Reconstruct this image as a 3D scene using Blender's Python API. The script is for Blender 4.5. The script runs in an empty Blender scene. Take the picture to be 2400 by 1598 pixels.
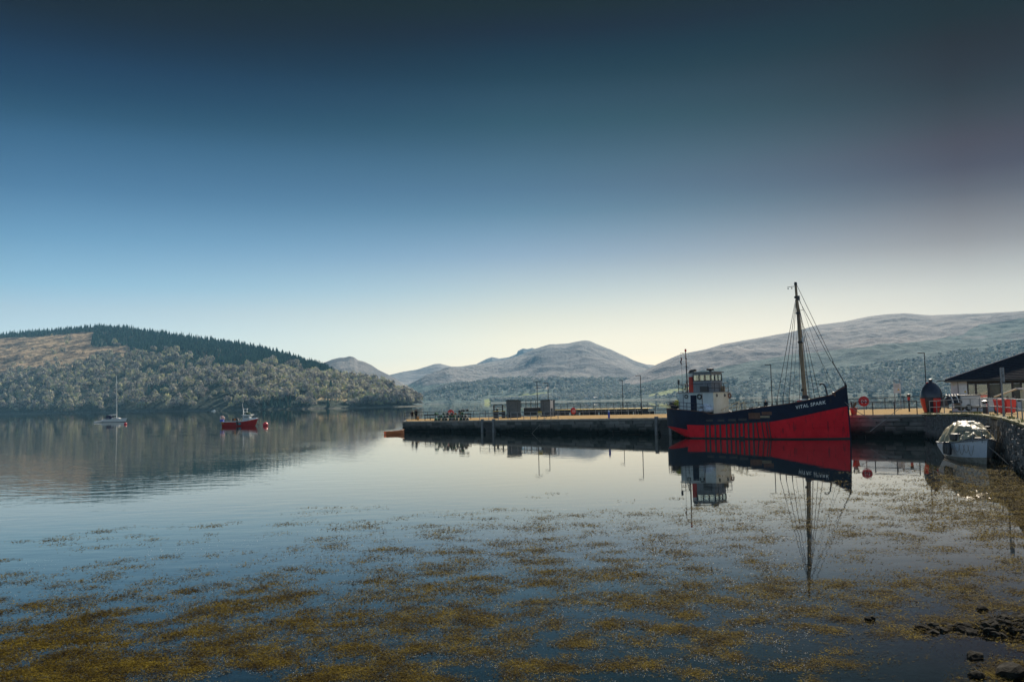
import bpy, bmesh, math, random
import numpy as np
from mathutils import Vector, Matrix, Euler

SC = bpy.context.scene
COL = SC.collection
random.seed(7)
RNG = np.random.default_rng(11)

# ---------------------------------------------------------------- camera
FPX, PITCH, ROLL, EYE = 2065.0, math.atan(139 / 2065.0), 0.022, 4.5
_f = np.array([0, math.cos(PITCH), math.sin(PITCH)])
_r0 = np.array([1.0, 0, 0]); _u0 = np.array([0, -math.sin(PITCH), math.cos(PITCH)])
_r = math.cos(ROLL) * _r0 - math.sin(ROLL) * _u0
_u = math.sin(ROLL) * _r0 + math.cos(ROLL) * _u0
CAM = np.array([0, 0, EYE])
cam_data = bpy.data.cameras.new("camera")
cam_data.sensor_width = 36.0
cam_data.lens = 36.0 * FPX / 2400.0
cam_data.clip_start = 0.1
cam_data.clip_end = 60000.0
cam = bpy.data.objects.new("camera", cam_data)
COL.objects.link(cam)
_m = Matrix(((_r[0], _u[0], -_f[0], 0), (_r[1], _u[1], -_f[1], 0), (_r[2], _u[2], -_f[2], EYE), (0, 0, 0, 1)))
cam.matrix_world = _m
SC.camera = cam

# ---------------------------------------------------------------- sky and sun
SUN_AZ, SUN_EL = math.radians(24), math.radians(34)
world = bpy.data.worlds.new("World")
SC.world = world
world.use_nodes = True
wt = world.node_tree
for n in list(wt.nodes):
    wt.nodes.remove(n)
def wn(t, **k):
    n = wt.nodes.new(t)
    for a, b in k.items():
        setattr(n, a, b)
    return n
sky = wn('ShaderNodeTexSky', sky_type='NISHITA', sun_disc=False, sun_elevation=SUN_EL, sun_rotation=SUN_AZ)
tc = wn('ShaderNodeTexCoord')
sep = wn('ShaderNodeSeparateXYZ')
wt.links.new(tc.outputs['Generated'], sep.inputs[0])
asin = wn('ShaderNodeMath', operation='ARCSINE'); wt.links.new(sep.outputs[2], asin.inputs[0])
el = wn('ShaderNodeMapRange'); el.inputs[1].default_value = 0; el.inputs[2].default_value = math.radians(30)
wt.links.new(asin.outputs[0], el.inputs[0])
def ramp(stops):
    r = wn('ShaderNodeValToRGB')
    r.color_ramp.interpolation = 'EASE' if False else 'LINEAR'
    e = r.color_ramp.elements
    while len(e) > 1:
        e.remove(e[-1])
    for i, (deg, c) in enumerate(stops):
        p = min(deg / 30.0, 1.0)
        x = e[0] if i == 0 else e.new(p)
        x.position = p
        x.color = (c[0] / 2, c[1] / 2, c[2] / 2, 1)
    wt.links.new(el.outputs[0], r.inputs[0])
    return r
SKY_GAIN = 0.62
RL = ramp([(0, (1.4498, 1.5507, 1.8187)), (5.79, (0.8879, 0.9703, 1.0676)), (7.32, (0.6375, 0.857, 0.9859)), (10.09, (0.3824, 0.6208, 0.7629)), (12.87, (0.2067, 0.3973, 0.5275)), (15.64, (0.11, 0.264, 0.3639)), (17.03, (0.0546, 0.169, 0.2415)), (18.42, (0.0249, 0.1065, 0.1766)), (19.8, (0.011, 0.067, 0.1318)), (21.19, (0.002, 0.0259, 0.0677)), (22.58, (0.002, 0.0047, 0.0225)), (23.97, (0.002, 0.002, 0.0047)), (25.35, (0.0026, 0.002, 0.002)), (26.66, (0.0029, 0.002, 0.002)), (30, (0.0029, 0.002, 0.002))])
RC = ramp([(0, (1.2974, 1.2153, 1.2028)), (3.83, (1.0256, 0.9342, 0.8481)), (5.22, (0.8666, 0.8064, 0.7282)), (7.16, (0.6239, 0.6559, 0.6569)), (9.38, (0.3749, 0.4635, 0.5506)), (10.77, (0.2628, 0.377, 0.4635)), (12.15, (0.1692, 0.2872, 0.3641)), (13.54, (0.1214, 0.2178, 0.2933)), (14.93, (0.093, 0.1824, 0.2409)), (16.32, (0.0635, 0.1372, 0.1821)), (17.7, (0.0372, 0.1021, 0.1325)), (19.09, (0.0276, 0.076, 0.1075)), (20.48, (0.0105, 0.0447, 0.0686)), (21.87, (0.0032, 0.0244, 0.0477)), (23.25, (0.0027, 0.0053, 0.0228)), (24.64, (0.0028, 0.0053, 0.0057)), (25.94, (0.002, 0.002, 0.002)), (30, (0.002, 0.002, 0.002))])
RR = ramp([(0, (0.8549, 0.8041, 0.8434)), (5.9, (0.5143, 0.4972, 0.492)), (8.67, (0.2551, 0.236, 0.2381)), (10.06, (0.1729, 0.1587, 0.1658)), (11.45, (0.0993, 0.09, 0.1043)), (12.83, (0.0604, 0.0476, 0.065)), (14.22, (0.0504, 0.036, 0.0475)), (15.61, (0.0306, 0.0265, 0.0318)), (17.0, (0.0157, 0.0142, 0.0178)), (18.38, (0.0108, 0.006, 0.0088)), (19.77, (0.0071, 0.0023, 0.0033)), (21.16, (0.0023, 0.002, 0.002)), (22.54, (0.002, 0.002, 0.002)), (23.93, (0.002, 0.002, 0.002)), (25.24, (0.002, 0.002, 0.002)), (30, (0.002, 0.002, 0.002))])
hx = wn('ShaderNodeMath', operation='MULTIPLY'); hx.inputs[1].default_value = 1.0
ln = wn('ShaderNodeCombineXYZ'); wt.links.new(sep.outputs[0], ln.inputs[0]); wt.links.new(sep.outputs[1], ln.inputs[1])
nrm = wn('ShaderNodeVectorMath', operation='NORMALIZE'); wt.links.new(ln.outputs[0], nrm.inputs[0])
sx = wn('ShaderNodeSeparateXYZ'); wt.links.new(nrm.outputs[0], sx.inputs[0])
fl = wn('ShaderNodeMapRange'); fl.inputs[1].default_value = -0.47; fl.inputs[2].default_value = 0.0
fr = wn('ShaderNodeMapRange'); fr.inputs[1].default_value = 0.0; fr.inputs[2].default_value = 0.46
wt.links.new(sx.outputs[0], fl.inputs[0]); wt.links.new(sx.outputs[0], fr.inputs[0])
m1 = wn('ShaderNodeMix', data_type='RGBA'); m2 = wn('ShaderNodeMix', data_type='RGBA')
wt.links.new(fl.outputs[0], m1.inputs[0]); wt.links.new(RL.outputs[0], m1.inputs[6]); wt.links.new(RC.outputs[0], m1.inputs[7])
wt.links.new(fr.outputs[0], m2.inputs[0]); wt.links.new(m1.outputs[2], m2.inputs[6]); wt.links.new(RR.outputs[0], m2.inputs[7])
# the graded part is the stretch of sky in view; round the back and overhead the plain clear sky takes over
fw = wn('ShaderNodeMapRange', interpolation_type='SMOOTHSTEP'); fw.inputs[1].default_value = -0.15; fw.inputs[2].default_value = 0.62
wt.links.new(sep.outputs[1], fw.inputs[0])
m3 = wn('ShaderNodeMix', data_type='RGBA'); m3.inputs[6].default_value = (.62, .62, .62, 1)
wt.links.new(fw.outputs[0], m3.inputs[0]); wt.links.new(m2.outputs[2], m3.inputs[7])
mul = wn('ShaderNodeMix', data_type='RGBA', blend_type='MULTIPLY'); mul.inputs[0].default_value = 1.0
wt.links.new(sky.outputs[0], mul.inputs[6]); wt.links.new(m3.outputs[2], mul.inputs[7])
mul2 = wn('ShaderNodeVectorMath', operation='SCALE'); mul2.inputs[3].default_value = 2.0 * SKY_GAIN
wt.links.new(mul.outputs[2], mul2.inputs[0])
bg = wn('ShaderNodeBackground'); bg.inputs[1].default_value = 0.1
wt.links.new(mul2.outputs[0], bg.inputs[0])
wo = wn('ShaderNodeOutputWorld'); wt.links.new(bg.outputs[0], wo.inputs[0])

sun_data = bpy.data.lights.new("sun", 'SUN')
sun_data.energy = 5.0
sun_data.angle = math.radians(0.53)
sun_data.color = (1.0, 0.90, 0.76)
sun = bpy.data.objects.new("sun", sun_data)
COL.objects.link(sun)
SUN_DIR = Vector((math.sin(SUN_AZ) * math.cos(SUN_EL), math.cos(SUN_AZ) * math.cos(SUN_EL), math.sin(SUN_EL)))
sun.rotation_euler = SUN_DIR.to_track_quat('Z', 'Y').to_euler()
sun.location = (200, 100, 150)

SC.view_settings.view_transform = 'Standard'
SC.view_settings.look = 'None'
SC.view_settings.gamma = 1
SC.view_settings.use_curve_mapping = False
SC.view_settings.exposure = 0.7
SC.cycles.use_denoising = True
SC.cycles.max_bounces = 8
SC.cycles.transparent_max_bounces = 12
SC.cycles.volume_bounces = 1
SC.cycles.caustics_reflective = False
SC.cycles.caustics_refractive = False
HAZE_DENSITY = 0.72e-4

# ---------------------------------------------------------------- helpers
def ray(px, py):
    return _f + (px - 1200) / FPX * _r - (py - 799) / FPX * _u
def P(px, py, D):                       # the point at forward distance D seen at a photo pixel
    v = ray(px, py); return CAM + v * (D / v[1])
def Pz(px, py, z):
    v = ray(px, py); return CAM + v * ((z - EYE) / v[2])
def horizon(px):
    return 938 - 0.022 * (px - 1200)

def hash2(ix, iy, seed):
    h = (ix * 374761393 + iy * 668265263 + seed * 974634541) & 0xffffffff
    h = ((h ^ (h >> 13)) * 1274126177) & 0xffffffff
    return ((h ^ (h >> 16)) & 0xffff) / 65535.0
def vnoise(x, y, seed=0):
    x = np.asarray(x, float); y = np.asarray(y, float)
    ix = np.floor(x).astype(np.int64); iy = np.floor(y).astype(np.int64)
    fx = x - ix; fy = y - iy
    fx = fx * fx * (3 - 2 * fx); fy = fy * fy * (3 - 2 * fy)
    a = hash2(ix, iy, seed); b = hash2(ix + 1, iy, seed); c = hash2(ix, iy + 1, seed); d = hash2(ix + 1, iy + 1, seed)
    return (a + (b - a) * fx) * (1 - fy) + (c + (d - c) * fx) * fy
def fbm(x, y, octv=5, seed=0, gain=0.5):
    s = 0; a = 1; t = 0
    x = np.asarray(x, float); y = np.asarray(y, float)
    for k in range(octv):
        s = s + a * vnoise(x * 2 ** k + 17.3 * k, y * 2 ** k + 9.1 * k, seed + k)
        t += a; a *= gain
    return s / t                        # 0..1

def prop(o, label=None, cat=None, group=None, kind=None):
    if label: o['label'] = label
    if cat: o['category'] = cat
    if group: o['group'] = group
    if kind: o['kind'] = kind
    return o
def thing(name, label, cat, loc=(0, 0, 0), rz=0.0, group=None):
    o = bpy.data.objects.new(name, None)
    COL.objects.link(o)
    o.empty_display_size = 0.2
    o.location = loc; o.rotation_euler = (0, 0, rz)
    return prop(o, label, cat, group)
def link_mesh(name, me, parent=None):
    o = bpy.data.objects.new(name, me)
    COL.objects.link(o)
    if parent is not None:
        o.parent = parent
    return o
def mesh_np(name, verts, faces_flat, per, mat=None, mats=None, mat_idx=None, smooth=False):
    """fast mesh: all faces with `per` corners"""
    me = bpy.data.meshes.new(name)
    v = np.asarray(verts, np.float32).reshape(-1, 3)
    fl = np.asarray(faces_flat, np.int32).ravel()
    nf = len(fl) // per
    me.vertices.add(len(v)); me.vertices.foreach_set('co', v.ravel())
    me.loops.add(len(fl)); me.loops.foreach_set('vertex_index', fl)
    me.polygons.add(nf)
    me.polygons.foreach_set('loop_start', np.arange(0, nf * per, per, dtype=np.int32))
    if mat_idx is not None:
        me.polygons.foreach_set('material_index', np.asarray(mat_idx, np.int32))
    me.polygons.foreach_set('use_smooth', np.full(nf, smooth, dtype=bool))
    for m in (mats or ([mat] if mat else [])):
        me.materials.append(m)
    me.update(calc_edges=True)
    return me

class MB:
    """collects shapes, then links them as ONE mesh object"""
    def __init__(s):
        s.v = []; s.f = []
    def add(s, v, f):
        o = len(s.v); s.v += [tuple(map(float, p)) for p in v]; s.f += [tuple(i + o for i in q) for q in f]; return s
    def box(s, c, sz, rz=0.0, m=None, taper=1.0):
        x, y, z = (k / 2 for k in sz)
        p = [(-x, -y, -z), (x, -y, -z), (x, y, -z), (-x, y, -z), (-x * taper, -y * taper, z), (x * taper, -y * taper, z), (x * taper, y * taper, z), (-x * taper, y * taper, z)]
        R = m if m is not None else Matrix.Rotation(rz, 3, 'Z')
        p = [tuple((R @ Vector(q)) + Vector(c)) for q in p]
        return s.add(p, [(3, 2, 1, 0), (4, 5, 6, 7), (0, 1, 5, 4), (1, 2, 6, 5), (2, 3, 7, 6), (3, 0, 4, 7)])
    def bar(s, a, b, w, h=None):
        a = Vector(a); b = Vector(b); d = b - a; L = d.length
        if L < 1e-6: return s
        q = d.to_track_quat('Z', 'Y').to_matrix()
        return s.box((a + b) / 2, (w, h or w, L), m=q)
    def tube(s, pts, r, n=8, r1=None, cap=True):
        pts = [Vector(p) for p in pts]; k = len(pts); vs = []; fs = []
        rr = [r + ((r1 if r1 is not None else r) - r) * i / max(k - 1, 1) for i in range(k)] if not isinstance(r, (list, tuple)) else r
        for i, p in enumerate(pts):
            t = (pts[min(i + 1, k - 1)] - pts[max(i - 1, 0)]).normalized()
            up = Vector((0, 0, 1)) if abs(t.z) < .95 else Vector((1, 0, 0))
            a = t.cross(up).normalized(); b = t.cross(a).normalized()
            for j in range(n):
                an = 2 * math.pi * j / n
                vs.append(p + a * (math.cos(an) * rr[i]) + b * (math.sin(an) * rr[i]))
        for i in range(k - 1):
            for j in range(n):
                fs.append((i * n + j, i * n + (j + 1) % n, (i + 1) * n + (j + 1) % n, (i + 1) * n + j))
        if cap:
            fs.append(tuple(range(n - 1, -1, -1))); fs.append(tuple((k - 1) * n + j for j in range(n)))
        return s.add(vs, fs)
    def lathe(s, prof, c=(0, 0, 0), n=20, a0=0.0, a1=2 * math.pi, m=None):
        full = abs(a1 - a0 - 2 * math.pi) < 1e-6
        k = n if full else n + 1; vs = []; fs = []
        for (r, z) in prof:
            for j in range(k):
                an = a0 + (a1 - a0) * j / n
                q = Vector((r * math.cos(an), r * math.sin(an), z))
                if m is not None: q = m @ q
                vs.append(q + Vector(c))
        for i in range(len(prof) - 1):
            for j in range(n):
                jj = (j + 1) % k
                fs.append((i * k + j, i * k + jj, (i + 1) * k + jj, (i + 1) * k + j))
        return s.add(vs, fs)
    def prism(s, poly, z0, z1):
        n = len(poly)
        vs = [(x, y, z0) for x, y in poly] + [(x, y, z1) for x, y in poly]
        fs = [tuple(range(n - 1, -1, -1)), tuple(range(n, 2 * n))] + [(i, (i + 1) % n, n + (i + 1) % n, n + i) for i in range(n)]
        return s.add(vs, fs)
    def grid(s, rows):
        nr = len(rows); nc = len(rows[0]); vs = [p for r in rows for p in r]
        fs = [(i * nc + j, i * nc + j + 1, (i + 1) * nc + j + 1, (i + 1) * nc + j) for i in range(nr - 1) for j in range(nc - 1)]
        return s.add(vs, fs)
    def mesh(s, name, mat, smooth=False, bevel=0.0):
        me = bpy.data.meshes.new(name)
        me.from_pydata(s.v, [], s.f); me.materials.append(mat)
        bm = bmesh.new(); bm.from_mesh(me)
        bmesh.ops.recalc_face_normals(bm, faces=bm.faces)
        if bevel:
            bmesh.ops.bevel(bm, geom=[e for e in bm.edges if len(e.link_faces) == 2 and e.calc_face_angle(0) > .6], offset=bevel, segments=1, affect='EDGES')
        bm.to_mesh(me); bm.free()
        if smooth:
            me.polygons.foreach_set('use_smooth', [True] * len(me.polygons))
            try: me.set_sharp_from_angle(angle=math.radians(40))
            except Exception: pass
        me.update(); return me
    def build(s, name, mat, parent=None, smooth=False, bevel=0.0):
        return link_mesh(name, s.mesh(name, mat, smooth, bevel), parent)

def copy_tree(o, loc=None, rz=None, label=None, group=None, parent=None):
    c = o.copy(); COL.objects.link(c)
    if parent is not None: c.parent = parent
    if loc is not None: c.location = loc
    if rz is not None: c.rotation_euler = (0, 0, rz)
    if label: c['label'] = label
    if group: c['group'] = group
    for ch in list(o.children):
        copy_tree(ch, parent=c)
    return c

# ---------------------------------------------------------------- materials
MATS = {}
def mat(name, col, col2=None, rough=.6, metal=0.0, scale=4.0, bump=0.0, bscale=None, detail=4.0, lo=.35, hi=.65, coat=0.0, spec=.5, stretch=None, trans=0.0):
    if name in MATS: return MATS[name]
    m = bpy.data.materials.new(name); m.use_nodes = True
    t = m.node_tree; b = t.nodes['Principled BSDF']
    b.inputs['Roughness'].default_value = rough; b.inputs['Metallic'].default_value = metal
    b.inputs['Coat Weight'].default_value = coat; b.inputs['Specular IOR Level'].default_value = spec
    co = t.nodes.new('ShaderNodeTexCoord')
    src = co.outputs['Object']
    if stretch:
        mp = t.nodes.new('ShaderNodeMapping'); mp.inputs['Scale'].default_value = stretch
        t.links.new(src, mp.inputs[0]); src = mp.outputs[0]
    if col2 is not None:
        n = t.nodes.new('ShaderNodeTexNoise'); n.inputs['Scale'].default_value = scale; n.inputs['Detail'].default_value = detail; n.inputs['Roughness'].default_value = .62
        t.links.new(src, n.inputs['Vector'])
        r = t.nodes.new('ShaderNodeValToRGB')
        r.color_ramp.elements[0].position = lo; r.color_ramp.elements[0].color = (*col, 1)
        r.color_ramp.elements[1].position = hi; r.color_ramp.elements[1].color = (*col2, 1)
        t.links.new(n.outputs[0], r.inputs[0]); t.links.new(r.outputs[0], b.inputs['Base Color'])
    else:
        b.inputs['Base Color'].default_value = (*col, 1)
    if bump:
        n2 = t.nodes.new('ShaderNodeTexNoise'); n2.inputs['Scale'].default_value = bscale or scale * 3; n2.inputs['Detail'].default_value = 5
        t.links.new(src, n2.inputs['Vector'])
        bp = t.nodes.new('ShaderNodeBump'); bp.inputs['Strength'].default_value = bump; bp.inputs['Distance'].default_value = .05
        t.links.new(n2.outputs[0], bp.inputs['Height']); t.links.new(bp.outputs[0], b.inputs['Normal'])
    MATS[name] = m
    return m
# ================================================================ terrain
def interp(px, pts):
    xs = [p[0] for p in pts]; ys = [p[1] for p in pts]
    return np.interp(px, xs, ys)
def hill_material(name, moor, moor2, forest, forest2, scale, bump=0.5, dist=8.0):
    m = bpy.data.materials.new(name); m.use_nodes = True
    t = m.node_tree; b = t.nodes['Principled BSDF']; b.inputs['Roughness'].default_value = .95; b.inputs['Specular IOR Level'].default_value = .1
    co = t.nodes.new('ShaderNodeTexCoord'); at = t.nodes.new('ShaderNodeAttribute'); at.attribute_name = 'cover'
    sp = t.nodes.new('ShaderNodeSeparateColor'); t.links.new(at.outputs['Color'], sp.inputs[0])
    mp = t.nodes.new('ShaderNodeMapping'); mp.inputs['Scale'].default_value = (1, 1, 2.2); t.links.new(co.outputs['Object'], mp.inputs[0])
    def noise(s, d=6):
        n = t.nodes.new('ShaderNodeTexNoise'); n.inputs['Scale'].default_value = s; n.inputs['Detail'].default_value = d; n.inputs['Roughness'].default_value = .65
        t.links.new(mp.outputs[0], n.inputs['Vector']); return n
    n1 = noise(scale); n2 = noise(scale * 7)
    def rmp(n, a, c, lo=.38, hi=.62):
        r = t.nodes.new('ShaderNodeValToRGB'); r.color_ramp.elements[0].position = lo; r.color_ramp.elements[0].color = (*a, 1)
        r.color_ramp.elements[1].position = hi; r.color_ramp.elements[1].color = (*c, 1); t.links.new(n.outputs[0], r.inputs[0]); return r
    r1 = rmp(n1, moor, moor2, .43, .57); r2 = rmp(n2, forest, forest2)
    def mix(f, a, c):
        x = t.nodes.new('ShaderNodeMix'); x.data_type = 'RGBA'; t.links.new(f, x.inputs[0]); t.links.new(a, x.inputs[6]); t.links.new(c, x.inputs[7]); return x.outputs[2]
    # patchy edge to the forest cover
    ad = t.nodes.new('ShaderNodeMath'); ad.operation = 'ADD'; t.links.new(sp.outputs[0], ad.inputs[0])
    mr = t.nodes.new('ShaderNodeMapRange'); mr.inputs[1].default_value = 0.3; mr.inputs[2].default_value = .7; mr.inputs[3].default_value = -.35; mr.inputs[4].default_value = .35
    t.links.new(n1.outputs[0], mr.inputs[0]); t.links.new(mr.outputs[0], ad.inputs[1])
    mm = t.nodes.new('ShaderNodeMapRange'); mm.inputs[1].default_value = .4; mm.inputs[2].default_value = .6; t.links.new(ad.outputs[0], mm.inputs[0])
    c1 = mix(mm.outputs[0], r1.outputs[0], r2.outputs[0])
    gr = t.nodes.new('ShaderNodeRGB'); gr.outputs[0].default_value = (.20, .24, .09, 1)
    st = t.nodes.new('ShaderNodeRGB'); st.outputs[0].default_value = (.34, .31, .27, 1)
    c2 = mix(sp.outputs[1], c1, gr.outputs[0]); c3 = mix(sp.outputs[2], c2, st.outputs[0])
    t.links.new(c3, b.inputs['Base Color'])
    n3 = noise(scale * 3, 8)
    bp = t.nodes.new('ShaderNodeBump'); bp.inputs['Strength'].default_value = bump; bp.inputs['Distance'].default_value = dist
    t.links.new(n3.outputs[0], bp.inputs['Height']); t.links.new(bp.outputs[0], b.inputs['Normal'])
    return m

class Hill:
    """a range of hills: rises from a shore to a ridge and falls away behind it"""
    def __init__(s, name, label, ridge, Dr, Ds, material, nx=260, nt=60, amp=14.0, nscale=0.004, p=1.0, back=.5, cover=None, seed=3):
        px = np.linspace(ridge[0][0], ridge[-1][0], nx); py = interp(px, ridge)
        dr = interp(px, Dr); ds = interp(px, Ds)
        R = np.array([P(a, b, c) for a, b, c in zip(px, py, dr)])
        S = R * (ds / dr)[:, None]
        t = np.concatenate([np.linspace(0, 1, nt), 1 + np.linspace(.05, 1, 12) * back])
        X = S[:, None, 0] + (R[:, None, 0] - S[:, None, 0]) * t[None]
        Y = S[:, None, 1] + (R[:, None, 1] - S[:, None, 1]) * t[None]
        tt = np.minimum(t, 1)
        zr = np.maximum(R[:, 2], 1.0)
        prof = tt ** p
        Z = zr[:, None] * prof[None]
        n = fbm(X * nscale, Y * nscale, 5, seed) - .5
        w = np.clip(tt * 4, 0, 1) * np.clip((1 - tt) * 3, 0, 1)
        Z = Z + n * amp * 2 * w[None] * np.clip(zr / 80, .15, 1)[:, None]
        rough = (fbm(X * nscale * 4.5, Y * nscale * 4.5, 5, seed + 9, .6) - .5) * amp * .75
        Z = Z + rough * np.clip(tt * 5, 0, 1)[None] * np.clip(zr / 80, .1, 1)[:, None] * np.clip((1.02 - tt) * 6, .12, 1)[None]
        b = np.clip((t - 1) / back, 0, 1)
        Z = Z * (1 - b * b)[None] - 3.0 * b[None]
        Z[:, 0] = -1.5
        s.px, s.t, s.X, s.Y, s.Z, s.nt, s.nx = px, t, X, Y, Z, nt, nx
        nT = len(t)
        v = np.stack([X, Y, Z], -1).reshape(-1, 3)
        i = np.arange(nx - 1)[:, None] * nT + np.arange(nT - 1)[None]
        f = np.stack([i, i + nT, i + nT + 1, i + 1], -1).reshape(-1, 4)
        me = mesh_np(name, v, f, 4, material, smooth=True)
        at = me.color_attributes.new('cover', 'FLOAT_COLOR', 'POINT')
        c = np.zeros((len(v), 4), np.float32); c[:, 3] = 1
        q = v - CAM; wd = q @ _f
        PX = 1200 + FPX * (q @ _r) / wd; PY = 799 - FPX * (q @ _u) / wd
        s.PY = PY.reshape(nx, nT); s.PX = PX.reshape(nx, nT)
        if cover is not None:
            c[:, :3] = cover(PX, PY, v)
        at.data.foreach_set('color', c.ravel())
        s.o = link_mesh(name, me)
        prop(s.o, label, None, None, 'structure')
    def sample(s, n, rng, tmax=1.0, tmin=0.0):
        """points spread evenly over the slope as seen from the water"""
        u = rng.random(n) * (s.nx - 1.001); t = tmin + rng.random(n) * (tmax - tmin); k = t * (s.nt - 1.001)
        i = u.astype(int); j = k.astype(int); a = u - i; b = k - j
        def bl(A):
            return (A[i, j] * (1 - a) + A[i + 1, j] * a) * (1 - b) + (A[i, j + 1] * (1 - a) + A[i + 1, j + 1] * a) * b
        return np.stack([bl(s.X), bl(s.Y), bl(s.Z)], -1), np.interp(u, np.arange(s.nx), s.px), bl(s.PY), t

# ---- land cover by place on the slope
LEFT_RIDGE = [(-560, 806), (-300, 792), (-60, 785), (0, 784), (64, 779), (149, 773), (212, 767), (229, 765), (262, 768), (282, 767), (318, 772), (361, 778), (403, 786), (446, 791), (500, 798), (567, 809), (648, 826), (684, 839), (719, 851), (754, 860), (777, 871), (793, 880), (824, 893), (847, 899), (871, 905), (894, 911), (917, 920), (936, 929), (945, 938), (964, 944), (973, 948), (982, 951), (990, 951.5)]
def left_zone(px, py):
    """0 open moor, 1 conifer plantation, 2 broadleaved wood, 3 open grass on the point"""
    px = np.asarray(px, float); py = np.asarray(py, float)
    ridge = interp(px, LEFT_RIDGE)
    band_low = interp(px, [(-60, 793), (0, 792), (100, 789), (200, 778), (235, 776), (250, 778)])
    blk_top = interp(px, [(215, 800), (222, 775), (250, 770), (260, 768)])
    blk_low = interp(px, [(215, 813), (300, 810), (308, 826), (340, 834), (360, 826), (420, 832), (450, 842), (500, 858), (520, 866), (600, 862), (660, 861), (720, 872), (790, 890), (830, 898)])
    z = np.full(px.shape, 2)
    moor_low = interp(px, [(-60, 886), (0, 880), (60, 862), (130, 868), (185, 858), (215, 842), (290, 836), (330, 826)])
    z = np.where((px < 330) & (py < moor_low), 0, z)
    z = np.where((px < 250) & (py < band_low), 1, z)
    z = np.where((px >= 215) & (py >= blk_top) & (py < blk_low), 1, z)
    z = np.where((px >= 250) & (py < blk_low) & (px < 830), 1, z)
    grass = interp(px, [(730, 946), (760, 925), (800, 905), (820, 893), (845, 905), (880, 918), (920, 930), (935, 940)])
    glow = interp(px, [(730, 940), (760, 936), (830, 942), (900, 944), (935, 944)])
    z = np.where((px > 730) & (px < 935) & (py > grass) & (py < glow), 3, z)
    return z
def left_cover(PX, PY, v):
    z = left_zone(PX, PY)
    c = np.zeros((len(v), 3), np.float32)
    c[:, 0] = np.where(z == 1, 1.0, np.where(z == 2, .8, 0.0))
    c[:, 1] = np.where(z == 3, .35 * fbm(v[:, 0] * .02, v[:, 1] * .02, 3, 5), 0)
    c[:, 2] = np.where(v[:, 2] < 1.2, .3, 0)
    return c
M_left = hill_material('left_hillside', (.10, .075, .055), (.42, .31, .19), (.022, .042, .036), (.045, .060, .042), .022, 1.0, 9.0)
H_left = Hill('wooded_hill', 'steep wooded hill on the left shore with a bare brown clearing', LEFT_RIDGE,
    [(-60, 2300), (250, 2200), (500, 1850), (700, 1550), (800, 1350), (900, 1180), (990, 1080)],
    [(-60, 1450), (0, 1420), (250, 1230), (500, 1020), (780, 960), (990, 1010)], M_left, nx=600, nt=90, amp=13, nscale=.006, p=.95, back=.6, cover=left_cover, seed=4)

def mtn_cover(PX, PY, v):
    c = np.zeros((len(v), 3), np.float32)
    line = 892 + 20 * (fbm(PX * .012, PX * 0 + 3.3, 3, 8) - .5)
    low = np.clip((PY - line) / 14, 0, 1)
    c[:, 0] = low * .8 + .30 * (fbm(v[:, 0] * .0016, v[:, 1] * .0016, 4, 31) > .55) * np.clip((PY - 850) / 20, 0, 1)
    fld = (np.abs(PX - 1205) < 70) & (PY > 930.5 - (PX - 1205) * .12 - 3) & (PY < 930.5 - (PX - 1205) * .12 + 5.5)
    fld |= (np.abs(PX - 1290) < 14) & (np.abs(PY - 922) < 2)
    c[:, 1] = fld * 1.0
    tan = (PX > 1250) & (PX < 1420) & (np.abs(PY - (911 - (PX - 1250) * .115)) < 3 + 5 * np.clip((PX - 1290) / 80, 0, 1) * np.clip((1420 - PX) / 50, 0, 1))
    c[:, 2] = tan * .75
    c[:, 0] *= (1 - fld) * (1 - tan)
    c[:, 2] = np.maximum(c[:, 2], (v[:, 2] < 1.5) * .25)
    return c
M_mtn = hill_material('mountain_heather', (.115, .115, .122), (.215, .20, .19), (.05, .085, .088), (.095, .13, .118), .0032, 1.0, 30.0)
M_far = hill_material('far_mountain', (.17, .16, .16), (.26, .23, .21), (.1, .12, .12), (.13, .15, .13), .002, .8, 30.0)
FORE = [(900, 960)]
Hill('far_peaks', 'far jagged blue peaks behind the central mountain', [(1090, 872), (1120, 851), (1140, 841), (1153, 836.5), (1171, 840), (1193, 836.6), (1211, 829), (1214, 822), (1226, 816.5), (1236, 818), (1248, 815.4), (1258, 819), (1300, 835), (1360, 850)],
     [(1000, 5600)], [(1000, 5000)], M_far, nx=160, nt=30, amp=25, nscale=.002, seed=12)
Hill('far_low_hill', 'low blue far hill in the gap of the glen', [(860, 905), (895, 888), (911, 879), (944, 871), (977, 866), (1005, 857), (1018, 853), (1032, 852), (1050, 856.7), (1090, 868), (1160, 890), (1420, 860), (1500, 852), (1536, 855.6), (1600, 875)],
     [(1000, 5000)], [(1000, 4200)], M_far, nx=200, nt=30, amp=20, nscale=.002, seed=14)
Hill('pointed_hill', 'pointed grey brown hill left of the glen', [(640, 900), (700, 880), (762, 849), (778, 842), (795, 838), (808, 837.5), (820, 834.5), (830, 837), (839, 844), (848, 846), (857, 849), (872, 856), (886, 866), (912, 878.6), (937, 893), (956, 906), (985, 922), (1010, 938), (1030, 946)],
     [(600, 3300), (1030, 2900)], [(600, 2200), (1030, 2200)], M_mtn, nx=200, nt=50, amp=26, nscale=.0035, seed=21)
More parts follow.
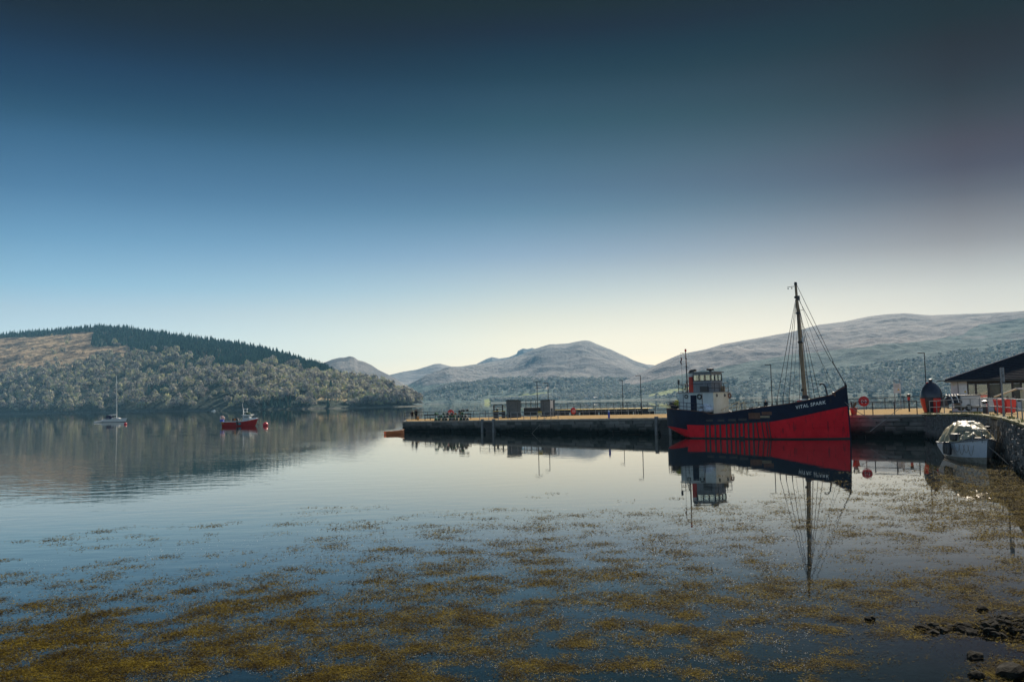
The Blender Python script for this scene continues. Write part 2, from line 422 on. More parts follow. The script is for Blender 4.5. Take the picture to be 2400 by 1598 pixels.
H_mtn = Hill('central_mountain', 'broad heather covered mountain at the head of the loch', [(905, 940), (937, 917), (948, 910), (959, 904), (978, 892), (996, 882), (1014, 873), (1032, 866), (1044, 861), (1054, 858.5), (1070, 859), (1087, 858), (1104, 855), (1120, 853), (1150, 848), (1178, 844), (1200, 838), (1215, 833), (1234, 825), (1251, 818), (1270, 812), (1288, 807), (1310, 806), (1332, 804), (1346, 801), (1361, 798.5), (1372, 797.5), (1382, 798.5), (1390, 802), (1397, 805.6), (1415, 813), (1434, 820), (1452, 829), (1470, 836.6), (1484, 844), (1496, 848.7), (1512, 853), (1540, 872), (1600, 905), (1650, 925)],
     [(900, 3500), (1100, 4000), (1650, 4100)], [(900, 2100), (1100, 1950), (1300, 2000), (1650, 2200)], M_mtn, nx=420, nt=110, amp=38, nscale=.0026, p=1.0, cover=mtn_cover, seed=33)
def right_cover(PX, PY, v):
    c = np.zeros((len(v), 3), np.float32)
    line = interp(PX, [(1300, 915), (1500, 898), (1600, 878), (1710, 855), (1806, 838), (1882, 826), (1997, 815), (2150, 801), (2245, 786), (2302, 760), (2400, 744), (2520, 735)])
    line = line + 10 * (fbm(PX * .03, PX * 0 + 1.7, 4, 18) - .5)
    c[:, 0] = np.clip((PY - line) / 8 + .5, 0, 1) * (1 - .35 * (fbm(v[:, 0] * .004, v[:, 1] * .002, 4, 44) > .60) * (PY < 862))
    mead = (PX > 1520) & (PX < 1660) & (np.abs(PY - (927 - (PX - 1520) * .17)) < 5 * np.clip((PX - 1500) / 60, 0, 1))
    c[:, 1] = mead * .9
    c[:, 0] *= 1 - mead
    c[:, 2] = (v[:, 2] < 1.5) * .25
    return c
M_right = hill_material('right_hillside', (.125, .122, .13), (.225, .206, .198), (.036, .066, .072), (.060, .098, .092), .005, 1.0, 14.0)
H_right = Hill('long_hill', 'long heather and forest hillside across the loch on the right', [(1150, 940), (1250, 930), (1350, 914), (1420, 901), (1470, 888), (1500, 874), (1538, 855), (1566, 842), (1595, 830), (1653, 818.5), (1691, 807), (1737, 799), (1790, 790), (1836, 782), (1858, 777), (1882, 771), (1920, 761), (1978, 753.5), (2035, 742), (2073, 737), (2119, 734.4), (2150, 737), (2180, 739), (2226, 737), (2302, 734.4), (2400, 728.7), (2520, 722), (2800, 730), (3200, 752), (3700, 800)],
     [(1150, 2100), (1420, 2400), (1600, 2800), (2000, 3000), (2520, 2700)], [(1150, 1700), (1500, 1600), (1700, 1450), (2000, 1350), (2520, 1200)], M_right, nx=640, nt=120, amp=30, nscale=.0035, p=1.0, cover=right_cover, seed=52)

# ================================================================ trees
def leaf_material(name, a, b, c):
    m = bpy.data.materials.new(name); m.use_nodes = True
    t = m.node_tree; bs = t.nodes['Principled BSDF']; bs.inputs['Roughness'].default_value = .9; bs.inputs['Specular IOR Level'].default_value = .1
    oi = t.nodes.new('ShaderNodeObjectInfo'); ge = t.nodes.new('ShaderNodeNewGeometry')
    co = t.nodes.new('ShaderNodeTexCoord')
    n = t.nodes.new('ShaderNodeTexNoise'); n.inputs['Scale'].default_value = .085; n.inputs['Detail'].default_value = 2
    t.links.new(ge.outputs['Position'], n.inputs['Vector'])
    ad = t.nodes.new('ShaderNodeMath'); ad.operation = 'MULTIPLY_ADD'; ad.inputs[1].default_value = .16; ad.inputs[2].default_value = -.08
    t.links.new(ge.outputs['Random Per Island'], ad.inputs[0])
    a2 = t.nodes.new('ShaderNodeMath'); a2.operation = 'ADD'; t.links.new(ad.outputs[0], a2.inputs[0]); t.links.new(n.outputs[0], a2.inputs[1])
    r = t.nodes.new('ShaderNodeValToRGB'); e = r.color_ramp.elements
    e[0].position = .36; e[0].color = (*a, 1); e[1].position = .50; e[1].color = (*b, 1)
    x = e.new(.64); x.color = (*c, 1)
    t.links.new(a2.outputs[0], r.inputs[0]); t.links.new(r.outputs[0], bs.inputs['Base Color'])
    tl = t.nodes.new('ShaderNodeBsdfTranslucent'); t.links.new(r.outputs[0], tl.inputs[0])
    mxs = t.nodes.new('ShaderNodeMixShader'); mxs.inputs[0].default_value = .22; t.links.new(bs.outputs[0], mxs.inputs[1]); t.links.new(tl.outputs[0], mxs.inputs[2]); t.links.new(mxs.outputs[0], t.nodes['Material Output'].inputs['Surface'])
    return m
M_bare = leaf_material('bare_twigs', (.13, .122, .122), (.37, .345, .315), (.47, .47, .25))
M_con = leaf_material('conifer_needles', (.018, .062, .056), (.030, .098, .082), (.055, .125, .085))
M_trunk = mat('bark', (.05, .04, .03), (.10, .085, .07), rough=.9, scale=2.0)

def crown_quads(rng, n, rx, rz, zc, leaf, shape='round'):
    """n leaf clumps through a crown's volume -> (n,4,3)"""
    d = rng.normal(size=(n, 3)); d /= np.linalg.norm(d, axis=1)[:, None]
    d[:, 2] = np.where(d[:, 2] < -.35, -d[:, 2], d[:, 2])
    rad = .55 + .45 * rng.random(n) ** .6
    lob = 1 + .16 * np.sin(3 * np.arctan2(d[:, 1], d[:, 0]) + rng.random() * 6) + .12 * np.sin(5 * d[:, 2] + rng.random() * 6)
    c = d * (rad * lob)[:, None] * np.array([rx, rx, rz]) + np.array([0, 0, zc])
    nn = d + rng.normal(size=(n, 3)) * .32; nn /= np.linalg.norm(nn, axis=1)[:, None]
    a = np.cross(nn, rng.normal(size=(n, 3))); a /= np.linalg.norm(a, axis=1)[:, None]
    b = np.cross(nn, a)
    s = leaf * (.6 + .8 * rng.random(n))[:, None]
    a = a * s; b = b * s * .8
    return np.stack([c - a - b * .3, c + b - a * .2, c + a + b * .2, c - b + a * .3], 1)
def conifer_quads(rng, tiers, per, R, H):
    q = []
    for k in range(tiers):
        z = H * (.10 + .88 * k / tiers); r = R * (1 - k / tiers) ** .85 + .12
        for j in range(per):
            an = 2 * math.pi * (j + rng.random() * .6) / per + k
            l = r * (.75 + .5 * rng.random()); w = r * .62
            dx, dy = math.cos(an), math.sin(an)
            zt = z + H / tiers * 1.35
            q.append([(0, 0, zt), (dx * l * .7 - dy * w, dy * l * .7 + dx * w, z + .1 * H / tiers), (dx * l, dy * l, z - .35 * H / tiers), (dx * l * .7 + dy * w, dy * l * .7 - dx * w, z + .1 * H / tiers)])
    q.append([(-.06, 0, H * .9), (0, -.1, H * .95), (.06, 0, H * 1.06), (0, .1, H * .95)])
    return np.array(q)
def instances(protos, pts, scl, zscl, rng):
    """merge many copies of quad prototypes -> vertices (N,3)"""
    out = []
    which = rng.integers(0, len(protos), len(pts)); ang = rng.random(len(pts)) * 6.283
    for k, pr in enumerate(protos):
        ix = np.where(which == k)[0]
        if not len(ix): continue
        v = pr.reshape(1, -1, 3)
        c, s = np.cos(ang[ix])[:, None], np.sin(ang[ix])[:, None]
        X = (v[..., 0] * c - v[..., 1] * s) * scl[ix][:, None] + pts[ix, 0][:, None]
        Y = (v[..., 0] * s + v[..., 1] * c) * scl[ix][:, None] + pts[ix, 1][:, None]
        Z = v[..., 2] * (scl * zscl)[ix][:, None] + pts[ix, 2][:, None]
        out.append(np.stack([X, Y, Z], -1).reshape(-1, 3))
    return np.concatenate(out)
def quads_mesh(name, v, m):
    return mesh_np(name, v, np.arange(len(v)), 4, m)
TR = np.random.default_rng(5)
BARE = [crown_quads(TR, 110, 4.3, 3.9, 5.2, .75) for _ in range(6)]
CON = [conifer_quads(TR, 6, 6, 1.75, 7.8) for _ in range(4)]

# the wood on the left hill
p, px, py, t = H_left.sample(28500, TR)
z = left_zone(px, py)
keep = p[:, 2] > 1.0
wood = keep & (z == 2)
gap = fbm(p[:, 0] * .011, p[:, 1] * .011, 3, 71)
wood &= (TR.random(len(px)) < np.where(gap > .38, .34, .05))
mixed = wood & (px > 330) & (fbm(p[:, 0] * .008, p[:, 1] * .008, 2, 77) > .66)
mixed |= wood & (TR.random(len(px)) < .03)
wood &= ~mixed
con = keep & (z == 1) & (TR.random(len(px)) < .95)
stray = keep & (z == 0) & (TR.random(len(px)) < .012)
wood |= keep & (z == 3) & (TR.random(len(px)) < .10)
wood |= stray
def grow(ptsmask, protos, m, name, label, cat, group, stuff_name, stuff_label, smin, smax, nind=300, zs=(.8, 1.25)):
    idx = np.where(ptsmask)[0]
    s = smin + (smax - smin) * TR.random(len(idx)); zz = zs[0] + (zs[1] - zs[0]) * TR.random(len(idx))
    size = s / np.linalg.norm(p[idx] - CAM, axis=1)
    order = np.argsort(-size)
    near = order[:nind]; rest = order[nind:]
    meshes = [quads_mesh(name, q.reshape(-1, 3), m) for q in protos]
    for k in near:
        o = link_mesh(name, meshes[int(TR.integers(len(meshes)))])
        o.location = p[idx[k]] - np.array([0, 0, .4]); o.scale = (s[k], s[k], s[k] * zz[k]); o.rotation_euler = (0, 0, TR.random() * 6.28)
        prop(o, label, cat, group)
    if len(rest):
        v = instances(protos, p[idx[rest]] - np.array([0, 0, .4]), s[rest], zz[rest], TR)
        o = link_mesh(stuff_name, quads_mesh(stuff_name, v, m))
        prop(o, stuff_label, None, None, 'stuff')
grow(wood, BARE, M_bare, 'bare_tree', 'leafless grey brown broadleaved tree in the wood on the left hill', 'tree', 'bare trees on the left hillside', 'broadleaved_wood', 'bare grey brown wood covering the left hillside', .6, 1.6, zs=(.75, 1.45))
grow(con | mixed, CON, M_con, 'conifer_tree', 'dark green conifer on the upper slope of the left hill', 'tree', 'conifers on the left hill', 'conifer_plantation', 'dark green conifer plantation along the left hilltop', .75, 1.35)

# tall conifers that stand out on the point
TALL = [quads_mesh('tall_conifer', conifer_quads(TR, 9, 7, 2.6, 14.0).reshape(-1, 3), M_con) for _ in range(3)]
for k, (cx, cy, hp_, lab) in enumerate(((775, 920, 36, 'broad dark conifer standing lowest above the shore of the point'), (800, 899, 17, 'small conifer below the skyline row on the point'), (794, 880, 14, 'conifer on the skyline, leftmost of the row above the point'),
        (805, 888, 17, 'conifer on the skyline, second in the row above the point'), (813, 892, 21, 'tallest conifer of the skyline row above the point'), (831, 915, 26, 'dark conifer among the open grass of the point, left of a pair'), (841, 902, 20, 'pointed conifer on the skyline, right of a pair on the point'), (876, 913, 13, 'lone small conifer on the ridge towards the tip of the point'))):
    i, j = np.unravel_index(np.argmin((H_left.PX[:, :90] - cx) ** 2 + 4 * (H_left.PY[:, :90] - cy) ** 2), (H_left.nx, 90))
    gx_, gy_, gz_ = H_left.X[i, j], H_left.Y[i, j], H_left.Z[i, j]
    sc_ = hp_ * math.hypot(gx_, gy_) / FPX / 14.8
    o = link_mesh('tall_conifer', TALL[k % 3]); o.location = (gx_, gy_, gz_ - .3); o.scale = (sc_ * 1.1, sc_ * 1.1, sc_); o.rotation_euler = (0, 0, k)
    prop(o, lab, 'tree', 'tall conifers on the point')

# woods across the loch, one mass each
M_pale = leaf_material('haze_tinted_twigs', (.26, .28, .285), (.31, .325, .31), (.33, .36, .30))  # pale cool tone of the haze put into the twig colours
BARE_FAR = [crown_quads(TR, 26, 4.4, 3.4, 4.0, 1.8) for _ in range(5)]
CON_FAR = [conifer_quads(TR, 4, 4, 2.4, 13.0) for _ in range(3)]
def far_wood(H, n, fn, name, label, m, protos, smin, smax, tmax=.6):
    q, qx, qy, tq = H.sample(n, TR, tmax)
    k = (q[:, 2] > 2) & fn(qx, qy, q)
    q = q[k]; s = smin + (smax - smin) * TR.random(len(q))
    v = instances(protos, q, s, np.full(len(q), 1.0), TR)
    o = link_mesh(name, quads_mesh(name, v, m)); prop(o, label, None, None, 'stuff')
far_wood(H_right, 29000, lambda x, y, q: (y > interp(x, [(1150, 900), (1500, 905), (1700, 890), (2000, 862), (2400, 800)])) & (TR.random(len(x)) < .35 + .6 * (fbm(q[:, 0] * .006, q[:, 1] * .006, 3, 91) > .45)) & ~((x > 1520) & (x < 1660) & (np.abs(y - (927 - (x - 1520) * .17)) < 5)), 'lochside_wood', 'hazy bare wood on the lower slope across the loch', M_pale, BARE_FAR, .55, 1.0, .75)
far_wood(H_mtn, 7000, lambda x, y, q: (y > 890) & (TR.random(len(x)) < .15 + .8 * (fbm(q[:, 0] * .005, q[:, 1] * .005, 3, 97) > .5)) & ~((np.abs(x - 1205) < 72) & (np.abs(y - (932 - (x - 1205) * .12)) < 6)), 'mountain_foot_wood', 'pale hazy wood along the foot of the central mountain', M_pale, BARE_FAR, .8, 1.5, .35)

# ================================================================ water
WATER_FAR = 6000
def water_material():
    m = bpy.data.materials.new('loch_water'); m.use_nodes = True
    t = m.node_tree
    for n in list(t.nodes): t.nodes.remove(n)
    N = t.nodes.new; L = t.links.new
    out = N('ShaderNodeOutputMaterial'); geo = N('ShaderNodeNewGeometry')
    def noise(sc, stretch, det=2.0, rough=.5):
        mp = N('ShaderNodeMapping'); mp.inputs['Scale'].default_value = stretch; L(geo.outputs['Position'], mp.inputs[0])
        n = N('ShaderNodeTexNoise'); n.inputs['Scale'].default_value = sc; n.inputs['Detail'].default_value = det; n.inputs['Roughness'].default_value = rough
        L(mp.outputs[0], n.inputs['Vector']); return n.outputs[0]
    n1 = noise(.9, (.55, 1.0, 1.0), 3.0)
    n2 = noise(.05, (.6, 1.0, 1.0), 3.0)
    calm = N('ShaderNodeMapRange'); calm.inputs[1].default_value = .35; calm.inputs[2].default_value = .65; calm.inputs[3].default_value = .25; calm.inputs[4].default_value = 1.0
    L(n2, calm.inputs[0])
    sp = N('ShaderNodeSeparateXYZ'); L(geo.outputs['Position'], sp.inputs[0])
    # a light breeze ruffles the open water to the left
    wind = N('ShaderNodeMapRange'); wind.inputs[1].default_value = 2.0; wind.inputs[2].default_value = -34.0; wind.inputs[3].default_value = .16; wind.inputs[4].default_value = 1.0; L(sp.outputs[0], wind.inputs[0])
    far = N('ShaderNodeMapRange'); far.inputs[1].default_value = 70.0; far.inputs[2].default_value = 200.0; far.inputs[3].default_value = 1.0; far.inputs[4].default_value = .25; L(sp.outputs[1], far.inputs[0])
    wf = N('ShaderNodeMath'); wf.operation = 'MULTIPLY'; L(wind.outputs[0], wf.inputs[0]); L(far.outputs[0], wf.inputs[1])
    cs = N('ShaderNodeMath'); cs.operation = 'MULTIPLY'; L(calm.outputs[0], cs.inputs[0]); L(wf.outputs[0], cs.inputs[1])
    b1 = N('ShaderNodeBump'); b1.inputs['Distance'].default_value = .03; L(n1, b1.inputs['Height']); L(cs.outputs[0], b1.inputs['Strength'])
    fres = N('ShaderNodeFresnel'); fres.inputs['IOR'].default_value = 1.333; L(b1.outputs[0], fres.inputs['Normal'])
    gl = N('ShaderNodeBsdfGlossy'); gl.inputs['Roughness'].default_value = .015; gl.inputs['Color'].default_value = (1, .955, .90, 1); L(b1.outputs[0], gl.inputs['Normal'])
    tr = N('ShaderNodeBsdfTransparent'); tr.inputs['Color'].default_value = (.62, .70, .62, 1)
    df = N('ShaderNodeBsdfDiffuse'); df.inputs['Color'].default_value = (.004, .009, .012, 1)
    # murk grows with depth, away from the shore in the lower right
    a = N('ShaderNodeMath'); a.operation = 'MULTIPLY_ADD'; a.inputs[1].default_value = -.75; L(sp.outputs[0], a.inputs[0]); L(sp.outputs[1], a.inputs[2])
    mr = N('ShaderNodeMapRange'); mr.inputs[1].default_value = 4.0; mr.inputs[2].default_value = 34.0; mr.inputs[3].default_value = .10; mr.inputs[4].default_value = 1.0; L(a.outputs[0], mr.inputs[0])
    body = N('ShaderNodeMixShader'); L(mr.outputs[0], body.inputs[0]); L(tr.outputs[0], body.inputs[1]); L(df.outputs[0], body.inputs[2])
    mx = N('ShaderNodeMixShader'); pw = N('ShaderNodeMath'); pw.operation = 'POWER'; pw.inputs[1].default_value = .75; L(fres.outputs[0], pw.inputs[0]); L(pw.outputs[0], mx.inputs[0]); L(body.outputs[0], mx.inputs[1]); L(gl.outputs[0], mx.inputs[2])
    L(mx.outputs[0], out.inputs['Surface'])
    return m
M_water = water_material()
wv = [(-6000, -60, 0), (6000, -60, 0), (6000, WATER_FAR, 0), (-6000, WATER_FAR, 0)]
w_o = link_mesh('loch_water', mesh_np('loch_water', wv, [0, 1, 2, 3], 4, M_water))
prop(w_o, 'calm mirror like loch water reflecting hills and sky', None, None, 'structure')

# ---- the bed of the loch and the shore that rises out of it in the lower right corner
SPIT = (9.0, 14.0)
def bed_z(x, y):
    x = np.asarray(x, float); y = np.asarray(y, float)
    d = -(y - .75 * x - 6.0) / 1.25             # metres towards the shore
    z = -.08 + .055 * d
    z = np.where(d < -18, -1.07 + .10 * (d + 18), z)
    z = np.maximum(z, -6.0)
    # gravel bank of stones: a spit and the beach behind it
    def seg(ax, ay, bx, by):
        t = np.clip(((x - ax) * (bx - ax) + (y - ay) * (by - ay)) / ((bx - ax) ** 2 + (by - ay) ** 2), 0, 1)
        return np.hypot(x - ax - t * (bx - ax), y - ay - t * (by - ay))
    z = z + .30 * np.exp(-(seg(7.4, 17.0, 11.5, 17.2) / .62) ** 2) + .24 * np.exp(-(seg(9.5, 16.4, 8.4, 12.5) / .75) ** 2)
    return z + (fbm(x * .9, y * .9, 4, 61) - .5) * .14
gx = np.linspace(-45, 45, 180); gy = np.concatenate([np.linspace(-20, 30, 140), np.linspace(30.6, 110, 50)])
GX, GY = np.meshgrid(gx, gy, indexing='ij')
GZ = bed_z(GX, GY)
v = np.stack([GX, GY, GZ], -1).reshape(-1, 3); nT = len(gy)
i = np.arange(len(gx) - 1)[:, None] * nT + np.arange(nT - 1)[None]
M_bed = mat('loch_bed', (.016, .014, .010), (.055, .046, .030), rough=.9, scale=2.2, bump=.8, bscale=9.0, lo=.38, hi=.66)
bed = link_mesh('shore_bed', mesh_np('shore_bed', v, np.stack([i, i + nT, i + nT + 1, i + 1], -1).reshape(-1, 4), 4, M_bed, smooth=True))
prop(bed, 'pebbly shore and loch bed seen under the shallow water', None, None, 'structure')
# ================================================================ pier
PA, PB = P(943, 987, 139.7), P(2165, 970, 84.5)
PU = (PB - PA)[:2]; PLEN = float(np.hypot(*PU)); PU = PU / PLEN
PIN = np.array([-PU[1], PU[0]])          # away from the camera
PANG = math.atan2(PU[1], PU[0])
def deck_z(x, y):
    s = (np.array([x, y]) - PA[:2]) @ PU
    return PA[2] + (PB[2] - PA[2]) * min(max(s, -6), PLEN + 20) / PLEN
def sw(s, w, dz=0.0):
    q = PA[:2] + PU * s + PIN * w
    return Vector((q[0], q[1], deck_z(q[0], q[1]) + dz))
def at_depth(px, D, dz=0.0):
    """the point of the pier deck seen in photo column px at forward distance D"""
    q = P(px, horizon(px), D)
    return Vector((q[0], q[1], deck_z(q[0], q[1]) + dz))
def z_of(px, py, D):
    return float(P(px, py, D)[2])

M_conc = mat('pier_concrete', (.21, .135, .055), (.36, .25, .115), rough=1.0, spec=.03, scale=1.1, bump=.5, bscale=7, lo=.3, hi=.7)
def tide_stone(name, dry, dry2, wet, z0, z1):
    """stone that is dark with weed up to the tide mark"""
    m = bpy.data.materials.new(name); m.use_nodes = True
    t = m.node_tree; b = t.nodes['Principled BSDF']; b.inputs['Roughness'].default_value = .95; b.inputs['Specular IOR Level'].default_value = .06
    g = t.nodes.new('ShaderNodeNewGeometry'); sp = t.nodes.new('ShaderNodeSeparateXYZ'); t.links.new(g.outputs['Position'], sp.inputs[0])
    n = t.nodes.new('ShaderNodeTexNoise'); n.inputs['Scale'].default_value = 1.3; n.inputs['Detail'].default_value = 6; t.links.new(g.outputs['Position'], n.inputs['Vector'])
    oi = t.nodes.new('ShaderNodeObjectInfo')
    mx = t.nodes.new('ShaderNodeMath'); mx.operation = 'MULTIPLY_ADD'; mx.inputs[1].default_value = .45; t.links.new(oi.outputs['Random'], mx.inputs[0])
    hf = t.nodes.new('ShaderNodeMath'); hf.operation = 'MULTIPLY'; hf.inputs[1].default_value = .55; t.links.new(n.outputs[0], hf.inputs[0]); t.links.new(hf.outputs[0], mx.inputs[2])
    r = t.nodes.new('ShaderNodeValToRGB'); r.color_ramp.elements[0].position = .25; r.color_ramp.elements[0].color = (*dry, 1); r.color_ramp.elements[1].position = .72; r.color_ramp.elements[1].color = (*dry2, 1)
    t.links.new(mx.outputs[0], r.inputs[0])
    za = t.nodes.new('ShaderNodeMath'); za.operation = 'MULTIPLY_ADD'; za.inputs[1].default_value = -1.0; t.links.new(n.outputs[0], za.inputs[0]); t.links.new(sp.outputs[2], za.inputs[2])
    mr = t.nodes.new('ShaderNodeMapRange'); mr.inputs[1].default_value = z0 - .5; mr.inputs[2].default_value = z1 - .5; t.links.new(za.outputs[0], mr.inputs[0])
    mi = t.nodes.new('ShaderNodeMix'); mi.data_type = 'RGBA'; mi.inputs[6].default_value = (*wet, 1); t.links.new(mr.outputs[0], mi.inputs[0]); t.links.new(r.outputs[0], mi.inputs[7])
    t.links.new(mi.outputs[2], b.inputs['Base Color'])
    n2 = t.nodes.new('ShaderNodeTexNoise'); n2.inputs['Scale'].default_value = 9; n2.inputs['Detail'].default_value = 5; t.links.new(g.outputs['Position'], n2.inputs['Vector'])
    bp = t.nodes.new('ShaderNodeBump'); bp.inputs['Strength'].default_value = .6; bp.inputs['Distance'].default_value = .04; t.links.new(n2.outputs[0], bp.inputs['Height']); t.links.new(bp.outputs[0], b.inputs['Normal'])
    return m
M_pstone = tide_stone('pier_stone', (.07, .075, .068), (.24, .225, .20), (.010, .014, .012), .45, 1.25)
M_cope = mat('coping_stone', (.24, .21, .17), (.36, .32, .26), rough=1.0, scale=1.5, bump=.3, spec=.05)
M_wstone = tide_stone('wall_stone', (.07, .068, .065), (.26, .245, .23), (.012, .014, .012), .1, .7)
M_mortar = mat('dark_joint', (.035, .035, .032), (.07, .066, .06), rough=.95, scale=2)
M_rail = mat('grey_rail', (.16, .17, .18), (.30, .31, .32), rough=.55, metal=.3, scale=6)
M_rail_d = mat('dark_rail', (.012, .015, .022), (.03, .032, .04), rough=.6, metal=.3, scale=6)
M_black = mat('black_paint', (.008, .009, .012), (.022, .022, .028), rough=.45, scale=5)
M_red = mat('red_paint', (.55, .012, .010), (.42, .02, .015), rough=.45, scale=4)
M_white = mat('white_paint', (.72, .71, .68), (.58, .57, .54), rough=.6, scale=3)
M_timber = mat('weathered_timber', (.12, .12, .115), (.26, .255, .24), rough=.85, scale=3, stretch=(6, 6, .6))
M_dkbox = mat('slate_grey_steel', (.055, .075, .085), (.095, .115, .125), rough=.6, scale=2.0, bump=.1)
M_yellow = mat('yellow_paint_and_lit_edge', (.65, .42, .04), (.5, .33, .05), rough=.6, scale=4)
M_rope = mat('grey_rope', (.18, .17, .15), (.32, .30, .27), rough=.95, scale=20)
M_galv = mat('galvanised_steel', (.13, .15, .17), (.24, .26, .28), rough=.5, metal=.5, scale=5)

BACK = [(-19.2, 158.0), (7.5, 155.0), (20.5, 139.5), (33.0, 129.0), (48.0, 123.5), (56.0, 120.5)]
pier = thing('stone_pier', 'long grey stone pier with sandy top running out into the loch', 'pier', (PA[0], PA[1], 0))
def loc_p(v): return (v[0] - PA[0], v[1] - PA[1], v[2])
# core body, a little inside the facing stones
def inset(poly, k):
    c = np.mean(poly, axis=0); return poly
front = [sw(s, .12) for s in np.linspace(.1, PLEN, 12)]
back = [Vector((x, y, deck_z(x, y))) for x, y in BACK]
ring = front + list(reversed(back))
n = len(ring)
mb = MB()
top = [loc_p((v.x, v.y, v.z - .30)) for v in ring]; bot = [loc_p((v.x, v.y, -2.5)) for v in ring]
mb.add(top + bot, [tuple(range(n))] + [(i, (i + 1) % n, n + (i + 1) % n, n + i) for i in range(n)])
mb.build('core', M_mortar, pier)
# deck slab
mb = MB()
ring2 = [sw(s, .55) for s in np.linspace(.5, PLEN, 12)] + list(reversed(back)); n = len(ring2)
mb.add([loc_p((v.x, v.y, v.z)) for v in ring2] + [loc_p((v.x, v.y, v.z - .29)) for v in ring2], [tuple(range(n))] + [(i, (i + 1) % n, n + (i + 1) % n, n + i) for i in range(n)])
mb.build('deck', M_conc, pier)

def block_variants(name, m, k, rng, bev=.06, jit=.05):
    out = []
    for i in range(k):
        b = MB().box((0, 0, 0), (1, 1, 1)); me = b.mesh(name, m)
        for v in me.vertices:
            v.co += Vector(rng.normal(size=3) * jit)
        bm = bmesh.new(); bm.from_mesh(me); bmesh.ops.bevel(bm, geom=list(bm.edges), offset=bev, segments=1, affect='EDGES'); bm.to_mesh(me); bm.free()
        out.append(me)
    return out
BR = np.random.default_rng(23)
BLK = block_variants('stone', M_pstone, 6, BR)
COPE = block_variants('coping', M_cope, 4, BR, .03, .015)
def face_rows(parent, base, length, z_top, z_bot, ch, blen, depth, variants, name, pos, ang, rng, skip=None, limit=300, order_near=None):
    """courses of blocks; the first `limit` become parts, the rest one joined part"""
    items = []
    z = z_top; r = 0
    while z > z_bot:
        h = ch * (.9 + .2 * rng.random()); s = -rng.random() * blen * .5
        while s < length:
            l = blen * (.65 + .7 * rng.random())
            a, b2 = max(s, 0), min(s + l, length)
            if b2 - a > .15 and not (skip and skip((a + b2) / 2)):
                items.append(((a + b2) / 2, z, h, b2 - a, rng.normal() * .012))
            s += l
        z -= h
    if order_near: items.sort(key=order_near)
    rest = MB()
    for k, (sc_, z, h, l, off) in enumerate(items):
        p = pos(sc_, z - h / 2, off)
        if k < limit:
            o = link_mesh(name, variants[int(rng.integers(len(variants)))], parent)
            o.location = p; o.rotation_euler = (0, 0, ang); o.scale = (l - .03, depth, h - .025)
        else:
            rest.box(p, (l - .03, depth, h - .025), rz=ang)
    if rest.v:
        prop(rest.build('rubble_stone' if name != 'coping' else 'coping_row', variants[0].materials[0], parent), kind='stuff')
LADDERS = [(18.3, 20.6), (48.4, 50.4)]
def in_ladder(s): return any(a < s < b for a, b in LADDERS)
def pos_front(zoff):
    def f(s, z, off):
        q = sw(s, .20 + off); return (q.x - PA[0], q.y - PA[1], z + q.z)
    return f
face_rows(pier, None, PLEN, -.32, -2.35, .43, 1.25, .42, BLK, 'stone', pos_front(0), PANG, BR, skip=in_ladder, limit=300, order_near=lambda i: (52 < i[0] < 70) * 100 - i[1] * 10)
def pos_cope(s, z, off):
    q = sw(s, .27 + off * .5); return (q.x - PA[0], q.y - PA[1], z + q.z)
face_rows(pier, None, PLEN, .0, -.2, .31, 1.7, .60, COPE, 'coping', pos_cope, PANG, BR, limit=60)
# end face stones (left end)
e0, e1 = sw(0, .2), Vector((BACK[0][0], BACK[0][1], back[0].z)); ed = e1 - e0; el_ = math.hypot(ed.x, ed.y); ea = math.atan2(ed.y, ed.x)
END = block_variants('end_stone', M_pstone, 3, BR)
def pos_end(s, z, off):
    q = e0 + ed * (s / el_); return (q.x - PA[0] + .15 * math.sin(ea), q.y - PA[1] - .15 * math.cos(ea), z + q.z)
face_rows(pier, None, el_, -.02, -2.2, .45, 1.5, .4, END, 'end_stone', pos_end, ea, BR, limit=40)
# timber fenders either side of each ladder recess, rungs between
for a, b in LADDERS:
    for s in (a, b):
        q = sw(s, -.02); MB().box((q.x - PA[0], q.y - PA[1], q.z / 2 - .3), (.36, .34, q.z + .9), rz=PANG).build('fender_post', M_timber, pier)
    for k in range(7):
        q = sw((a + b) / 2, .16); z = q.z - .25 - k * .3
        p0, p1 = sw((a + b) / 2 - .3, .10), sw((a + b) / 2 + .3, .10)
        MB().bar((p0.x - PA[0], p0.y - PA[1], z), (p1.x - PA[0], p1.y - PA[1], z), .05).build('ladder_rung', M_rail_d, pier)

# ---------------------------------------------------------------- railings
def railing(name, label, pts, h0, h1, mater, gap=2.0, rails=(1.0, .52), r=.042, group=None, cat='railing', post_r=None):
    """pts: ground points (world). posts and rails are parts."""
    pts = [Vector(p) for p in pts]
    o = thing(name, label, cat, pts[0], 0, group)
    d = [0]
    for a, b in zip(pts, pts[1:]): d.append(d[-1] + (b - a).length)
    tot = d[-1]
    def at(u):
        for k in range(len(pts) - 1):
            if u <= d[k + 1] + 1e-6:
                return pts[k].lerp(pts[k + 1], (u - d[k]) / (d[k + 1] - d[k]))
        return pts[-1]
    nposts = max(2, int(round(tot / gap)) + 1)
    pm = MB().tube([(0, 0, -.03), (0, 0, 1)], post_r or r * 1.1, 6).mesh('post', mater)
    for k in range(nposts):
        u = tot * k / (nposts - 1); p = at(u) - pts[0]; h = h0 + (h1 - h0) * u / tot
        q = link_mesh('post', pm, o); q.location = p; q.scale = (1, 1, h)
    for f in rails:
        knots = sorted(set([0, tot] + [x for x in d]))
        line = [at(u) - pts[0] + Vector((0, 0, f * (h0 + (h1 - h0) * u / tot))) for u in knots]
        MB().tube(line, r, 6).build('rail', mater, o)
    return o
bk = lambda px, D: at_depth(px, D)
bpts = [Vector((x, y, deck_z(x, y))) for x, y in BACK]
